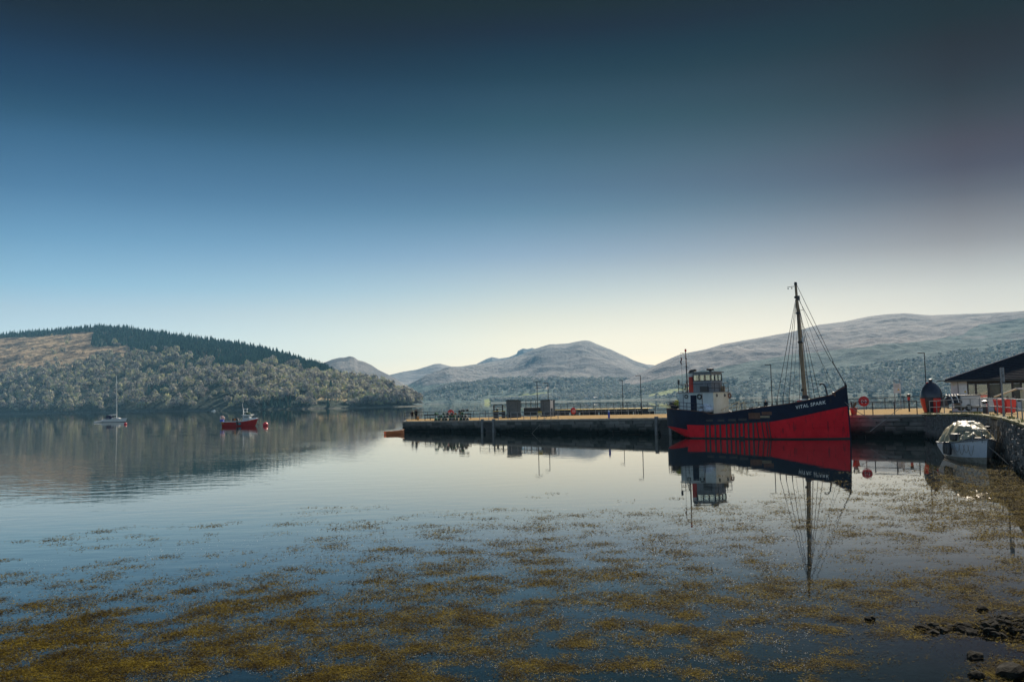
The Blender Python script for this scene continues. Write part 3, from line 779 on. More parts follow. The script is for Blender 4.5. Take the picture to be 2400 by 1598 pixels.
def off_in(p, k=.35): return Vector((p.x - PIN[0] * k, p.y - PIN[1] * k, p.z))
railing('pier_railing', 'dark two bar railing along the far edge of the outer pier behind the benches', [off_in(bpts[0]), off_in(bpts[0].lerp(bpts[1], .62))], 1.2, 1.2, M_rail_d, 2.05, group=None)
railing('pier_railing', 'grey two bar railing along the far pier edge in front of the raised jetty', [off_in(bpts[0].lerp(bpts[1], .82)), off_in(bpts[1]), off_in(bpts[2])], 1.05, 1.25, M_rail, 1.5)
railing('pier_railing', 'dark two bar railing along the far pier edge behind the moored ship', [off_in(bpts[2]), off_in(bpts[3]), off_in(bpts[4]), off_in(bpts[5])], 1.25, 1.6, M_rail_d, 2.4)
railing('pier_railing', 'short grey railing around the ladder head on the near pier edge', [sw(17.2, .45), sw(23.0, .45)], 1.02, 1.02, M_rail, 1.9)
railing('pier_railing', 'grey railing on the near pier edge in front of the two dark cabins', [sw(23.4, .6), sw(32.2, .6)], 1.02, 1.02, M_rail, 1.3)
railing('pier_railing', 'thin grey railing on the near quay edge between the ship and the big buoy', [sw(72.0, .5), sw(78.4, .5)], 1.25, 1.25, M_rail_d, 2.1)

# ---------------------------------------------------------------- lamps
def lamp(px, D, top_py, label, arms=((-1, .75),), base=None):
    b = base if base is not None else at_depth(px, D)
    # lean of the view: put the pole where its foot is seen, and let it rise vertically
    h = z_of(px, top_py, D) - b.z
    o = thing('lamp_post', label, 'lamp post', b, 0, 'lamp posts along the pier')
    MB().tube([(0, 0, 0), (0, 0, 1.2)], .10, 8).build('base_sleeve', M_rail_d, o)
    MB().tube([(0, 0, 1.2), (0, 0, h)], .065, 8, .05).build('pole', M_rail_d, o)
    for sx_, L in arms:
        ax = Vector((1, -.1, 0)) * sx_
        MB().box((ax.x * L / 2, ax.y * L / 2, h), (L, .24, .09)).build('lamp_head', M_rail_d, o)
    return o
lamp(1259.5, 139.5, 894, 'double headed lamp post between the two dark pier cabins', arms=((-1, .62), (1, .62)))
lamp(1285, 147.0, 897.5, 'short single lamp post standing behind the right dark cabin')
lamp(1502.5, 135.0, 880, 'tall single lamp post right of the raised jetty')
lamp(1809, 117.0, 854.5, 'single lamp post standing behind the ship amidships')
lamp(2171, 106.0, 827, 'lamp post behind the big black and red buoy')

# ---------------------------------------------------------------- cabins, jetty and gear on the pier
def cabin(px0, px1, D, top_py, label, split=None):
    a, b = at_depth(px0, D), at_depth(px1, D); w = (b - a).length
    o = thing('cabin', label, 'cabin', (a + b) / 2, 0)
    h = z_of((px0 + px1) / 2, top_py, D) - a.z
    MB().box((0, 1.0, .30), (w + .1, 2.1, .55)).build('plinth', M_black, o)
    MB().box((0, 1.0, .575 + (h - .7) / 2), (w, 2.0, h - .7)).build('wall', M_dkbox, o)
    MB().box((0, 1.0, h - .10), (w + .22, 2.25, .10)).build('roof', M_black, o)
    MB().box((-.1, 1.0, h + .0), (w * .9, 1.6, .08)).build('roof_hatch', M_black, o)
    if w > 1.5:
        for x in (-w * .31, w * .28):
            MB().box((x, -.02, .62 + (h - .9) / 2), (.05, .03, h - .95)).build('seam', M_black, o)
    return o
cabin(1186.5, 1220, 142, 937.5, 'dark grey cabin with a flat black roof beside the yellow lit frame')
cabin(1267, 1300, 146, 937, 'dark steel cabin with a white board on its right side')
wb = at_depth(1292.5, 143.5); o = thing('notice_board', 'tall narrow white board on two posts against the right dark cabin', 'board', wb)
MB().box((0, 0, 2.0), (.34, .05, 1.25)).build('panel', M_white, o)
for x in (-.2, .2): MB().box((x, .02, 1.4), (.06, .06, 2.8)).build('post', M_white, o)
# ramp between the cabins
ra, rb = at_depth(1221, 149), at_depth(1267, 149); w = (rb - ra).length
o = thing('ramp_bridge', 'dark girder bridge with railings between the two pier cabins', 'bridge', (ra + rb) / 2)
zt = z_of(1240, 955.5, 149) - ra.z
MB().box((.25, .6, zt / 2 + .1), (w - .4, 1.6, zt - .2)).build('girder', M_black, o)
zr = z_of(1240, 938.5, 149) - ra.z
for x in np.linspace(-w / 2, w / 2, 5): MB().box((x, 0, (zt + zr) / 2), (.09, .09, zr - zt)).build('post', M_rail_d, o)
for f in (1.0, .68, .52): MB().box((0, 0, zt + (zr - zt) * f), (w, .07, .07)).build('rail', M_rail_d, o)
# dark steel frame; yellow light on its top edges is put into the colour
fa, fb = at_depth(1155.5, 143), at_depth(1184, 143); w = (fb - fa).length
o = thing('steel_frame', 'open dark steel frame with yellow lit top edges left of the pier cabins', 'frame', (fa + fb) / 2)
H = z_of(1170, 949, 143) - fa.z; H2 = z_of(1170, 964, 143) - fa.z
for x in (-w / 2 + .12, w / 2 - .45):
    MB().box((x, 0, H / 2 + H2 / 2), (.22, .5, H - H2)).build('upright', M_black, o)
MB().box((-.15, 0, H + .03), (w - .5, .55, .10)).build('top_beam', M_black, o)
m = Matrix.Rotation(math.radians(42), 3, 'Y')
MB().box((w / 2 - .2, 0, H - .22), (.75, .5, .09), m=m).build('sloping_cap', M_yellow, o)
for f in (.68, .38): MB().box((-.15, .1, H2 + (H - H2) * f), (w - .6, .06, .08)).build('cross_bar', M_rail_d, o)
MB().box((0, 0, H2 + .03), (w + .1, .6, .09)).build('shelf', M_yellow, o)
MB().box((-w / 2 + .45, 0, H2 / 2), (.85, .7, H2 - .03)).build('winch_box', M_black, o)
MB().box((w / 2 - .3, 0, H2 / 2), (.6, .7, H2 - .03)).build('side_box', M_black, o)
MB().box((.1, 0, H2 - .35), (.7, .5, .32)).build('crate_beam', M_black, o)
MB().lathe([(.15, 0), (.17, .35), (.1, .42), (0, .43)], (-w / 2 + .65, 0, H2 + .09), 8).build('bollard_head', M_black, o)
# raised jetty behind the pier
JA, JB = P(1300, 960, 166), P(1519, 957.5, 160)
ju = Vector(JB - JA); jl = math.hypot(ju.x, ju.y); ja = math.atan2(ju.y, ju.x)
o = thing('raised_jetty', 'raised timber jetty on square piles with yellow edged deck behind the pier', 'jetty', (JA[0], JA[1], 0), ja)
jz = JA[2]
MB().box((jl / 2, 2.5, jz - .06), (jl, 5.4, .12)).build('deck', M_yellow, o)
for k in range(9):
    x = jl * (k + .5) / 9
    MB().box((x, .2, jz - .38), (jl / 9 - .12, .35, .5)).build('beam', M_black, o)
for k in range(10):
    x = .4 + (jl - .8) * k / 9
    for y in (.35, 4.6): MB().box((x, y, (jz - .62) / 2 - 1.0), (.75 if k % 3 else 1.25, .5, jz + 1.4)).build('pile', M_black, o)
rj = railing('jetty_railing', 'dark railing along the raised timber jetty', [Vector((JA[0], JA[1], jz)) + Vector((0, .4, 0)), Vector((JB[0], JB[1], jz)) + Vector((0, .4, 0))], 1.05, 1.05, M_rail_d, 1.3, rails=(1.0, .58), r=.035)
lb = Vector((P(1461, 940, 163)[0], P(1461, 940, 163)[1] + .8, jz))
lamp(1460.5, 163.5, 891, 'slim lamp post standing on the raised jetty', base=lb)
rb2 = P(1512, 940, 160)
# blue post, yellow sign, poles
bp_ = at_depth(1426, 112.4)
o = thing('blue_post', 'bright blue post with a pale cap on the near pier edge', 'post', bp_)
M_blue = mat('blue_paint', (.01, .03, .35), (.02, .05, .26), rough=.5, scale=5)
MB().lathe([(.0, 0), (.13, 0), (.13, .72), (.11, .78)], n=12).build('body', M_blue, o, smooth=True)
MB().lathe([(.11, .781), (.11, .92), (.06, .98), (0, .99)], n=12).build('cap', mat('pale_blue', (.45, .55, .70)), o, smooth=True)
ys = sw(29.0, .52); o = thing('warning_sign', 'yellow and cream warning sign fixed to the near pier railing', 'sign', ys, PANG)
MB().box((0, 0, .98), (.72, .03, .20)).build('header', M_yellow, o)
MB().box((0, 0, .68), (.72, .03, .38)).build('panel', mat('cream_board', (.62, .50, .28)), o)
MB().lathe([(.06, 0), (0, .01)], (-.18, -.02, .98), 3, m=Matrix.Rotation(math.pi / 2, 3, 'X')).build('symbol', M_black, o)
for k in range(3): MB().box((-.02, -.018, .78 - .1 * k), (.5, .006, .03)).build('text_line', M_black, o)

# lifebuoy housings
def lifebuoy(loc, rz, label, post_h, R=.55):
    o = thing('lifebuoy_housing', label, 'lifebuoy', loc, rz, 'red lifebuoy housings on the pier')
    MB().tube([(0, .06, 0), (0, .06, post_h)], .04, 6).build('post', M_rail, o)
    X = Matrix.Rotation(math.pi / 2, 3, 'X')
    z = post_h
    MB().lathe([(0, .09), (R * .8, .09), (R, .05), (R, -.05), (R * .9, -.09), (0, -.09)], (0, 0, z), 12, m=X).build('case', M_red, o)
    for a0 in (-.9, math.pi - .9):
        vs = MB(); pts = []
        for k in range(7):
            an = a0 + 1.8 * k / 6; pts.append((math.cos(an) * R * .42, -.115, z + math.sin(an) * R * .42 - .04))
        vs.tube(pts, .045, 6).build('ring_mark', M_white, o)
    MB().box((0, -.1, z + .02), (.12, .02, .06)).build('catch', M_white, o)
    return o
p1 = at_depth(1056, 148); lifebuoy((p1.x, p1.y, p1.z), 0.0, 'red lifebuoy housing behind the pile of creels', z_of(1056, 967.5, 148) - p1.z)
p2 = at_depth(1343, 143); lifebuoy((p2.x, p2.y, p2.z), .75, 'red lifebuoy housing turned sideways in front of the raised jetty', z_of(1343, 962.5, 143) - p2.z)
p3 = sw(73.1, .9); d3 = p3.y; lifebuoy((p3.x, p3.y, p3.z), -.35, 'large red lifebuoy housing just right of the ship bow', z_of(2013, 940.5, d3) - p3.z, .52)

# benches
def bench(px, D, w, label):
    b = at_depth(px, D)
    o = thing('bench', label, 'bench', b, 0, 'dark benches on the outer pier')
    MB().box((0, 0, .84), (w, .06, .20)).build('backrest', M_black, o)
    MB().box((0, .28, .44), (w, .42, .06)).build('seat', M_black, o)
    for x in (-w / 2 + .08, 0, w / 2 - .08):
        MB().box((x, .02, .42), (.08, .07, .84)).build('leg', M_rail_d, o)
        MB().box((x, .46, .21), (.07, .07, .42)).build('leg', M_rail_d, o)
    MB().box((0, .05, .40), (w - .1, .05, .06)).build('stretcher', M_rail_d, o)
bench(1007.5, 141.5, 1.85, 'dark bench left of the pile of creels')
bench(1090, 139.0, 1.85, 'dark bench partly hidden by the right end of the creel pile')

# creels
M_net = [mat('dark_green_net', (.02, .05, .03), (.05, .10, .05), rough=.9, scale=30), mat('black_net', (.015, .017, .02), (.05, .05, .055), rough=.9, scale=30), mat('orange_net', (.45, .12, .02), (.55, .25, .06), rough=.9, scale=30)]
M_creelbase = mat('creel_slats', (.20, .16, .10), (.40, .34, .22), rough=.8, scale=12)
M_hoop = [mat('pale_rope_hoop', (.28, .28, .24), (.5, .48, .42), rough=.9, scale=25), mat('green_rope_hoop', (.08, .25, .12), (.2, .4, .25), rough=.9, scale=25)]
def creel_proto(net, hoop):
    o = thing('creel', 'x', 'creel')
    def arc(y, r=.2): return [(r * 1.05 * math.cos(a), y, .06 + r * 1.55 * math.sin(a)) for a in np.linspace(0, math.pi, 9)]
    MB().box((0, 0, .03), (.46, .64, .05)).build('base', M_creelbase, o)
    for y in (-.29, 0, .29): MB().tube(arc(y), .032, 5).build('hoop', hoop, o)
    nb = MB()
    rows = [[(.2 * 1.02 * math.cos(t), y, .05 + .2 * 1.5 * math.sin(t)) for t in np.linspace(0, math.pi, 9)] for y in (-.27, -.09, .09, .27)]
    nb.grid(rows)
    for y in (-.27, .27): nb.add([(.2 * 1.02 * math.cos(t), y, .05 + .2 * 1.5 * math.sin(t)) for t in np.linspace(0, math.pi, 9)], [tuple(range(9))])
    nb.build('net', net, o)
    return o
protos = [creel_proto(M_net[a], M_hoop[b]) for a, b in ((0, 0), (1, 0), (0, 1), (2, 0))]
used = set()
rowlab = ['creel in the bottom row of the pile on the pier edge', 'creel in the middle row of the pile on the pier edge', 'creel in the upper row of the pile on the pier edge', 'creel on top of the right end of the creel pile']
CR = np.random.default_rng(3)
s0, s1 = 7.6, 15.0
for row in range(4):
    cnt = (10, 10, 9, 3)[row]
    for k in range(cnt):
        if (row, k) in ((2, 1), (2, 8), (1, 9)): continue
        s = s0 + .3 * (row % 2) + (s1 - s0 - .6) * k / (cnt - 1) if row < 3 else (s1 - 2.3 + .8 * k)
        pi_ = int(CR.choice([0, 1, 1, 2])) if not (row == 2 and k in (5, 6)) else 3
        s += CR.normal() * .09; loc = sw(s, .64 + .06 * CR.normal(), .012 + (.40 + .012 * CR.normal()) * row); rz = CR.normal() * .28
        if pi_ not in used:
            used.add(pi_); o = protos[pi_]; o.location = loc; o.rotation_euler = (0, 0, rz)
        else:
            o = copy_tree(protos[pi_], loc, rz)
        lab = rowlab[row]
        if pi_ == 3: lab = 'orange netted creel in front of the red lifebuoy housing'
        prop(o, lab, 'creel', 'lobster creels stacked on the pier')

# moorings on the outer pier
yb = at_depth(979, 146); o = thing('mooring_bollard', 'ochre mooring bollard beside the right hand standing person', 'bollard', yb)
M_och = mat('ochre_paint', (.38, .20, .04), (.30, .16, .05), rough=.7, scale=4)
MB().lathe([(0, 0), (.2, 0), (.19, .5)], n=10).build('body', M_och, o, smooth=True)
MB().lathe([(.19, .501), (.23, .55), (.2, .63), (0, .65)], n=10).build('head', M_och, o, smooth=True)
sp_ = sw(31.2, .45)
o = MB().tube([sp_ + Vector((0, 0, 1.0)), sw(28.2, -.35, -1.9)], .025, 6).build('mooring_line', M_rope)
prop(o, 'slack line running from the near pier railing down the wall', 'rope')

# ---------------------------------------------------------------- people
def person(loc, rz, h, label, jacket, trousers, hair, pose='pockets'):
    """a standing figure grown as one surface over a skeleton, facing +Y"""
    k = h / 1.75
    J = {'pel': (0, 0, .93), 'wai': (0, 0, 1.08), 'che': (0, -.01, 1.30), 'neck': (0, .0, 1.47), 'hd0': (0, .02, 1.56), 'hd1': (0, .03, 1.68)}
    R = {'pel': (.145, .115), 'wai': (.14, .11), 'che': (.175, .125), 'neck': (.06, .06), 'hd0': (.078, .09), 'hd1': (.075, .088)}
    E_ = [('pel', 'wai'), ('wai', 'che'), ('che', 'neck'), ('neck', 'hd0'), ('hd0', 'hd1')]
    for s, n in ((-1, 'l'), (1, 'r')):
        J['hip' + n] = (s * .09, 0, .86); J['kne' + n] = (s * .10, .02, .48); J['ank' + n] = (s * .11, -.02, .09); J['toe' + n] = (s * .13, .14, .04)
        R['hip' + n] = (.085, .085); R['kne' + n] = (.058, .06); R['ank' + n] = (.042, .045); R['toe' + n] = (.04, .03)
        E_ += [('pel', 'hip' + n), ('hip' + n, 'kne' + n), ('kne' + n, 'ank' + n), ('ank' + n, 'toe' + n)]
        J['sho' + n] = (s * .18, 0, 1.40)
        if pose == 'hips': J['elb' + n] = (s * .36, -.06, 1.16); J['wri' + n] = (s * .17, .06, 1.02); J['han' + n] = (s * .13, .10, 1.0)
        elif pose == 'rail': J['elb' + n] = (s * .24, .10, 1.14); J['wri' + n] = (s * .15, .34, 1.10); J['han' + n] = (s * .13, .42, 1.10)
        else: J['elb' + n] = (s * .25, -.04, 1.13); J['wri' + n] = (s * .20, .07, .93); J['han' + n] = (s * .17, .10, .87)
        R['sho' + n] = (.07, .07); R['elb' + n] = (.052, .052); R['wri' + n] = (.04, .04); R['han' + n] = (.036, .03)
        E_ += [('che', 'sho' + n), ('sho' + n, 'elb' + n), ('elb' + n, 'wri' + n), ('wri' + n, 'han' + n)]
    names = list(J); ix = {n: i for i, n in enumerate(names)}
    me = bpy.data.meshes.new('person'); me.from_pydata([tuple(c * k for c in J[n]) for n in names], [(ix[a], ix[b]) for a, b in E_], [])
    tmp = bpy.data.objects.new('person_tmp', me); COL.objects.link(tmp)
    md = tmp.modifiers.new('skin', 'SKIN'); md.use_smooth_shade = True
    for i, n in enumerate(names): me.skin_vertices[0].data[i].radius = tuple(r * k for r in R[n])
    me.skin_vertices[0].data[ix['pel']].use_root = True
    ss = tmp.modifiers.new('sub', 'SUBSURF'); ss.levels = 1; ss.render_levels = 1
    dg = bpy.context.evaluated_depsgraph_get(); m2 = bpy.data.meshes.new_from_object(tmp.evaluated_get(dg))
    bpy.data.objects.remove(tmp)
    m2.materials.clear()
    for m in (jacket, trousers, mat('skin', (.45, .27, .19)), M_black): m2.materials.append(m)
    for p in m2.polygons:
        z = p.center.z / k; x = abs(p.center.x) / k
        p.material_index = 2 if z > 1.49 else (3 if z < .08 else (1 if z < .86 and x < .24 else 0))
    o = thing('person', label, 'person', loc, rz)
    link_mesh('body', m2, o)
    MB().lathe([(.094 * k, -.02 * k), (.097 * k, .04 * k), (.075 * k, .10 * k), (0, .125 * k)], (0, .01 * k, 1.66 * k), 12).build('hair', hair, o, smooth=True)
    # coat skirt so the silhouette reads as a jacket
    MB().lathe([(.20 * k, .80 * k), (.195 * k, 1.0 * k), (.175 * k, 1.12 * k)], n=14, m=Matrix.Diagonal((1, .8, 1))).build('jacket_hem', jacket, o, smooth=True)
    for s in (-1, 1):
        w_ = Vector(J['han' + ('l' if s < 0 else 'r')]) * k
        hb = MB()
        for f in range(5):
            d = Vector((s * (-.012 + .012 * (f - 2)), .03, -.055 - .012 * (f in (1, 2, 3)) + (.03 if f == 0 else 0))) * k
            hb.tube([w_, w_ + d * .6 + Vector((0, .008, 0)), w_ + d * 1.1 + Vector((0, .02, 0))], .009 * k, 5)
        hb.build('fingers', mat('skin', (.45, .27, .19)), o)
    return o
M_coat1 = mat('dark_maroon_coat', (0.0150, 0.0045, 0.0060), (0.0240, 0.0075, 0.0090), rough=1.0, spec=.02, scale=8)
M_coat2 = mat('dark_brown_coat', (0.0105, 0.0084, 0.0075), (0.0180, 0.0150, 0.0120), rough=1.0, spec=.02, scale=8)
M_coat3 = mat('navy_coat', (0.0036, 0.0042, 0.0090), (0.0075, 0.0075, 0.0150), rough=1.0, spec=.02, scale=8)
M_trou = mat('dark_trousers', (0.0060, 0.0066, 0.0090), (0.0105, 0.0105, 0.0135), rough=1.0, spec=.02, scale=8)
M_hair = mat('brown_hair', (.03, .02, .014), (.05, .035, .02), rough=.7, scale=20)
M_grey = mat('grey_hair', (.45, .42, .40), (.6, .57, .54), rough=.7, scale=20)
person(at_depth(966, 148.5), .2, 1.66, 'person in dark maroon coat standing on the outer end of the pier, hands on hips', M_coat1, M_trou, M_hair, 'hips')
person(at_depth(974.5, 148.0), -.1, 1.84, 'taller person in dark brown coat standing beside the ochre bollard', M_coat2, M_trou, M_hair, 'pockets')
pp = at_depth(1794, 112.0)
person(pp, 2.6, 1.78, 'grey haired person in a dark coat standing on the pier behind the ship', M_coat3, M_trou, M_grey, 'pockets')

# ================================================================ quay and sea wall on the right
WALL = [Vector((10.2, 12.0, 2.9)), Vector((24.3, 42.0, 2.80)), Vector((30.0, 54.0, 2.75)), Vector((32.6, 60.5, 2.74)), Vector((35.0, 68.0, 2.70)), Vector((PB[0], PB[1], PB[2]))]
M_quay = mat('quay_surface', (.20, .14, .068), (.34, .25, .13), rough=1.0, spec=.03, scale=.9, bump=.4, bscale=8)
rows = []
for i, p in enumerate(WALL):
    q = Vector((p.x + 95, p.y + (25 - p.y * .15 if i < 5 else 20), p.z + .2))
    rows.append([p + Vector((.62, -.05, -.02))] + [p.lerp(q, f) + Vector((0, 0, -.02)) for f in (.04, .12, .3, .6, 1)])
bx = back[-1]
rows.append([Vector((bx.x, bx.y, bx.z - .004))] + [bx.lerp(Vector((150, 130, 2.5)), f) for f in (.04, .12, .3, .6, 1)])
rows.append([Vector((bx.x + .5, bx.y + 1.0, -2))] + [Vector((bx.x + 90 * f, bx.y + 1 + 10 * f, -2)) for f in (.04, .12, .3, .6, 1)])
qo = MB().grid([[tuple(v) for v in r] for r in rows]).build('quay_ground', M_quay)
prop(qo, 'sandy coloured quay surface behind the sea wall', None, None, 'structure')
wallo = thing('sea_wall', 'rough dark stone sea wall with mossy top along the right side', 'wall', (0, 0, 0))
mb = MB()
vs = []; fs = []
for p in WALL:
    vs += [(p.x + .22, p.y - .08, -2.5), (p.x + .25, p.y - .08, p.z - .12), (p.x + 1.2, p.y - .4, p.z - .12), (p.x + 1.2, p.y - .4, -2.5)]
for i in range(len(WALL) - 1):
    for j in range(3): fs.append((4 * i + j, 4 * i + j + 1, 4 * i + 4 + j + 1, 4 * i + 4 + j))
mb.add(vs, fs).build('core', M_mortar, wallo)
WR = np.random.default_rng(77)
WBLK = block_variants('stone', M_wstone, 8, WR, .12, .10)
items = []
for a, b in zip(WALL, WALL[1:]):
    d = b - a; L = math.hypot(d.x, d.y); ang = math.atan2(d.y, d.x)
    z = -.9
    while z < 3.0:
        h = .20 + .14 * WR.random(); s = -WR.random() * .3
        while s < L:
            l = .22 + .34 * WR.random() ** 1.5
            f = min(max((s + l / 2) / L, 0), 1); zt = a.z + d.z * f - .14
            if z + h / 2 < zt:
                c = a.lerp(b, f)
                nrm_ = Vector((d.y, -d.x, 0)).normalized()
                if nrm_.x > 0: nrm_ = -nrm_
                c = Vector((c.x, c.y, z + h / 2 + WR.normal() * .03)) + nrm_ * (-.12 + .05 * WR.normal()) + Vector((.1 * 0, 0, 0))
                items.append((c, ang, l, h))
            s += l
        z += h
def wkey(it):
    c = it[0]; vis = (c.y > 40) and (c.x / c.y < .585) and c.z > -.1
    return (0 if vis else 1, c.length)
items.sort(key=wkey)
rest = MB()
for k, (c, ang, l, h) in enumerate(items):
    if k < 300:
        o = link_mesh('stone', WBLK[int(WR.integers(8))], wallo); o.location = c; o.scale = (l - .035, .34, h - .03)
        o.rotation_euler = (WR.normal() * .05, WR.normal() * .06, ang)
    else:
        rest.box(c, (l - .035, .30 + .08 * WR.random(), h - .03), m=Euler((WR.normal() * .04, WR.normal() * .06, ang)).to_matrix(), taper=.9)
prop(rest.build('rubble_stone', M_wstone, wallo), kind='stuff')
# mossy capping stones
M_moss = mat('mossy_capping', (.10, .10, .03), (.34, .29, .17), rough=.95, scale=1.6, bump=.6, lo=.40, hi=.58)
CAPS = block_variants('capping', M_moss, 4, WR, .08, .05)
for a, b in zip(WALL, WALL[1:]):
    d = b - a; L = math.hypot(d.x, d.y); ang = math.atan2(d.y, d.x); s = 0
    while s < L:
        l = .7 + .8 * WR.random(); f = min((s + l / 2) / L, 1); c = a.lerp(b, f) + Vector((.28, -.1, -.06))
        o = link_mesh('capping', CAPS[int(WR.integers(4))], wallo); o.location = c; o.rotation_euler = (0, WR.normal() * .02, ang); o.scale = (l - .03, .74, .17)
        s += l
# grass tufts on the wall top
gb = []
for k in range(900):
    i = int(WR.integers(1, 5)); a, b = WALL[i], WALL[i + 1]; c = a.lerp(b, float(WR.random()))
    if fbm(c.x * .35, c.y * .35, 3, 5) < .5: continue
    c = c + Vector((-.05 + .5 * WR.random(), 0, .01)); h = .06 + .16 * WR.random(); an = WR.random() * 6.28; dx, dy = math.cos(an) * .02, math.sin(an) * .02; lx, ly = WR.normal() * .05, WR.normal() * .05
    gb += [(c.x - dx, c.y - dy, c.z), (c.x + dx, c.y + dy, c.z), (c.x + lx + dx * .2, c.y + ly + dy * .2, c.z + h), (c.x + lx - dx * .2, c.y + ly - dy * .2, c.z + h)]
M_grass = mat('grass_blades', (.09, .11, .02), (.22, .22, .05), rough=.8, scale=3)
prop(link_mesh('wall_grass', quads_mesh('wall_grass', np.array(gb), M_grass)), 'grass and moss growing on top of the sea wall', None, None, 'stuff')
# railing on the wall
wr = [w_ + Vector((.55, -.1, .0)) for w_ in WALL[1:]]
wr[0] = WALL[0].lerp(WALL[1], .80) + Vector((.55, -.1, 0))
railing('sea_wall_railing', 'grey two bar railing with leaning posts along the top of the sea wall', [Vector(v) for v in wr], 1.12, 1.2, M_galv, 3.0, r=.032)
# ================================================================ the moored steam coaster
SB = Pz(1993, 1028, 0)
SH = np.array([.76, -.65, 0]); SH /= np.linalg.norm(SH)
SN = np.array([SH[1], -SH[0], 0])                       # towards the camera
SLEN = 20.3
SS = SB - SLEN * SH
ship = thing('cargo_ship', 'old steam cargo ship with navy topsides, red hull and tall mast moored at the pier', 'ship', SS, math.atan2(SH[1], SH[0]))
def plane_hit(px, py, y):
    v = ray(px, py); p0 = SS + SN * y
    q = CAM + v * (((p0 - CAM) @ SN) / (v @ SN)) - SS
    return float(q @ SH), float(q[2])
def zz(zx, zy): return 1540 + zx / 3.733, 640 + zy / 3.733     # reading of the enlarged photograph
SHEER = [(0, 3.18), (1.67, 3.15), (4.4, 2.95), (5.9, 2.82), (6.4, 2.62), (6.9, 2.55), (8.2, 2.64), (9.75, 2.87), (11.66, 3.11), (13.5, 3.32), (15.3, 3.54), (17.1, 3.88), (18.9, 4.30), (19.25, 4.40), (19.32, 4.62), (20.3, 5.28)]
RB = [(0, 1.27), (1.6, 1.22), (3.78, .92), (3.82, 1.46), (5.94, 1.40), (7, 1.42), (13.4, 1.76), (15.5, 2.12), (17, 2.44), (18.6, 2.83), (20.3, 3.19)]
def hb(x, z):
    c = 2.9 * max(0.0, (1.28 - z) / 1.28) ** 1.35 if z < 1.28 else 0.0
    c = min(c, 3.6); xb = 20.32 - .04 * max(z, 0); xs = 4.6
    if x <= c or x >= xb: return 0.0
    B = 2.85 - .25 * max(0, -z)
    st = 1.0 if x >= xs else math.sqrt(max(0, 1 - ((xs - x) / (xs - c)) ** 2))
    e = 2.3 + .22 * max(z, -1)
    bw = 1.0 if x <= 11.5 else 1 - ((x - 11.5) / (xb - 11.5)) ** e
    return B * st * bw
def c_of(z):
    return min(2.9 * max(0.0, (1.28 - z) / 1.28) ** 1.35 if z < 1.28 else 0.0, 3.6)
def hull_at(zx, zy, y=2.4):
    for _ in range(8):
        x, z = plane_hit(*zz(zx, zy), y); y = .5 * y + .5 * hb(x, z)
    return x, z, hb(x, z)
XS = sorted(set(list(20.3 * (1 - np.cos(np.linspace(0, math.pi, 46))) / 2) + [3.78, 3.82, 19.25, 19.32, 6.0, 6.4, 6.9]))
def hull_sheet(zlo, zhi, nv=7, off=0.0):
    """both sides of the hull between two lines given along its length"""
    rows = []
    for v in np.linspace(0, 1, nv):
        near, far = [], []
        for x0 in XS:
            a, b = zlo(x0), zhi(x0); z = a + (b - a) * v
            u = x0 / 20.3; x = c_of(z) + (20.32 - .04 * max(z, 0) - c_of(z)) * u if x0 < 4.6 or x0 > 19.6 else x0
            if 0 < x0 < 4.6: x = c_of(z) + (4.6 - c_of(z)) * (x0 / 4.6)
            y = max(0.0, hb(x, z) - off)
            near.append((x, -y, z)); far.append((x, y, z))
        rows.append(near + far[::-1])
    return MB().grid(rows)
sheer = lambda x: float(interp(x, SHEER)); rbl = lambda x: float(interp(x, RB))
def rust_paint(name, base, base2, rust, amt=.62, rough=.55):
    m = bpy.data.materials.new(name); m.use_nodes = True
    t = m.node_tree; b = t.nodes['Principled BSDF']; b.inputs['Roughness'].default_value = rough; b.inputs['Specular IOR Level'].default_value = .16
    co = t.nodes.new('ShaderNodeTexCoord')
    def nz(sc, st):
        mp = t.nodes.new('ShaderNodeMapping'); mp.inputs['Scale'].default_value = st; t.links.new(co.outputs['Object'], mp.inputs[0])
        n = t.nodes.new('ShaderNodeTexNoise'); n.inputs['Scale'].default_value = sc; n.inputs['Detail'].default_value = 6; n.inputs['Roughness'].default_value = .65; t.links.new(mp.outputs[0], n.inputs['Vector']); return n
    n1 = nz(.9, (1, 1, 1)); n2 = nz(3.0, (1, 1, .22))
    r = t.nodes.new('ShaderNodeValToRGB'); r.color_ramp.elements[0].position = .36; r.color_ramp.elements[0].color = (*base, 1); r.color_ramp.elements[1].position = .64; r.color_ramp.elements[1].color = (*base2, 1); t.links.new(n1.outputs[0], r.inputs[0])
    m2 = t.nodes.new('ShaderNodeMapRange'); m2.inputs[1].default_value = amt; m2.inputs[2].default_value = amt + .12; t.links.new(n2.outputs[0], m2.inputs[0])
    x = t.nodes.new('ShaderNodeMix'); x.data_type = 'RGBA'; t.links.new(m2.outputs[0], x.inputs[0]); t.links.new(r.outputs[0], x.inputs[6]); x.inputs[7].default_value = (*rust, 1)
    t.links.new(x.outputs[2], b.inputs['Base Color'])
    bp = t.nodes.new('ShaderNodeBump'); bp.inputs['Strength'].default_value = .25; bp.inputs['Distance'].default_value = .05; n3 = nz(1.6, (1, 1, .8)); t.links.new(n3.outputs[0], bp.inputs['Height']); t.links.new(bp.outputs[0], b.inputs['Normal'])
    return m
M_navy = rust_paint('navy_hull_paint', (.002, .004, .018), (.006, .013, .038), (.04, .028, .022), .60)
M_hred = rust_paint('red_hull_paint', (.70, .004, .014), (.84, .012, .024), (.22, .010, .014), .575)
M_boot = mat('black_boot_top', (.006, .007, .006), (.016, .018, .012), rough=.5, scale=3)
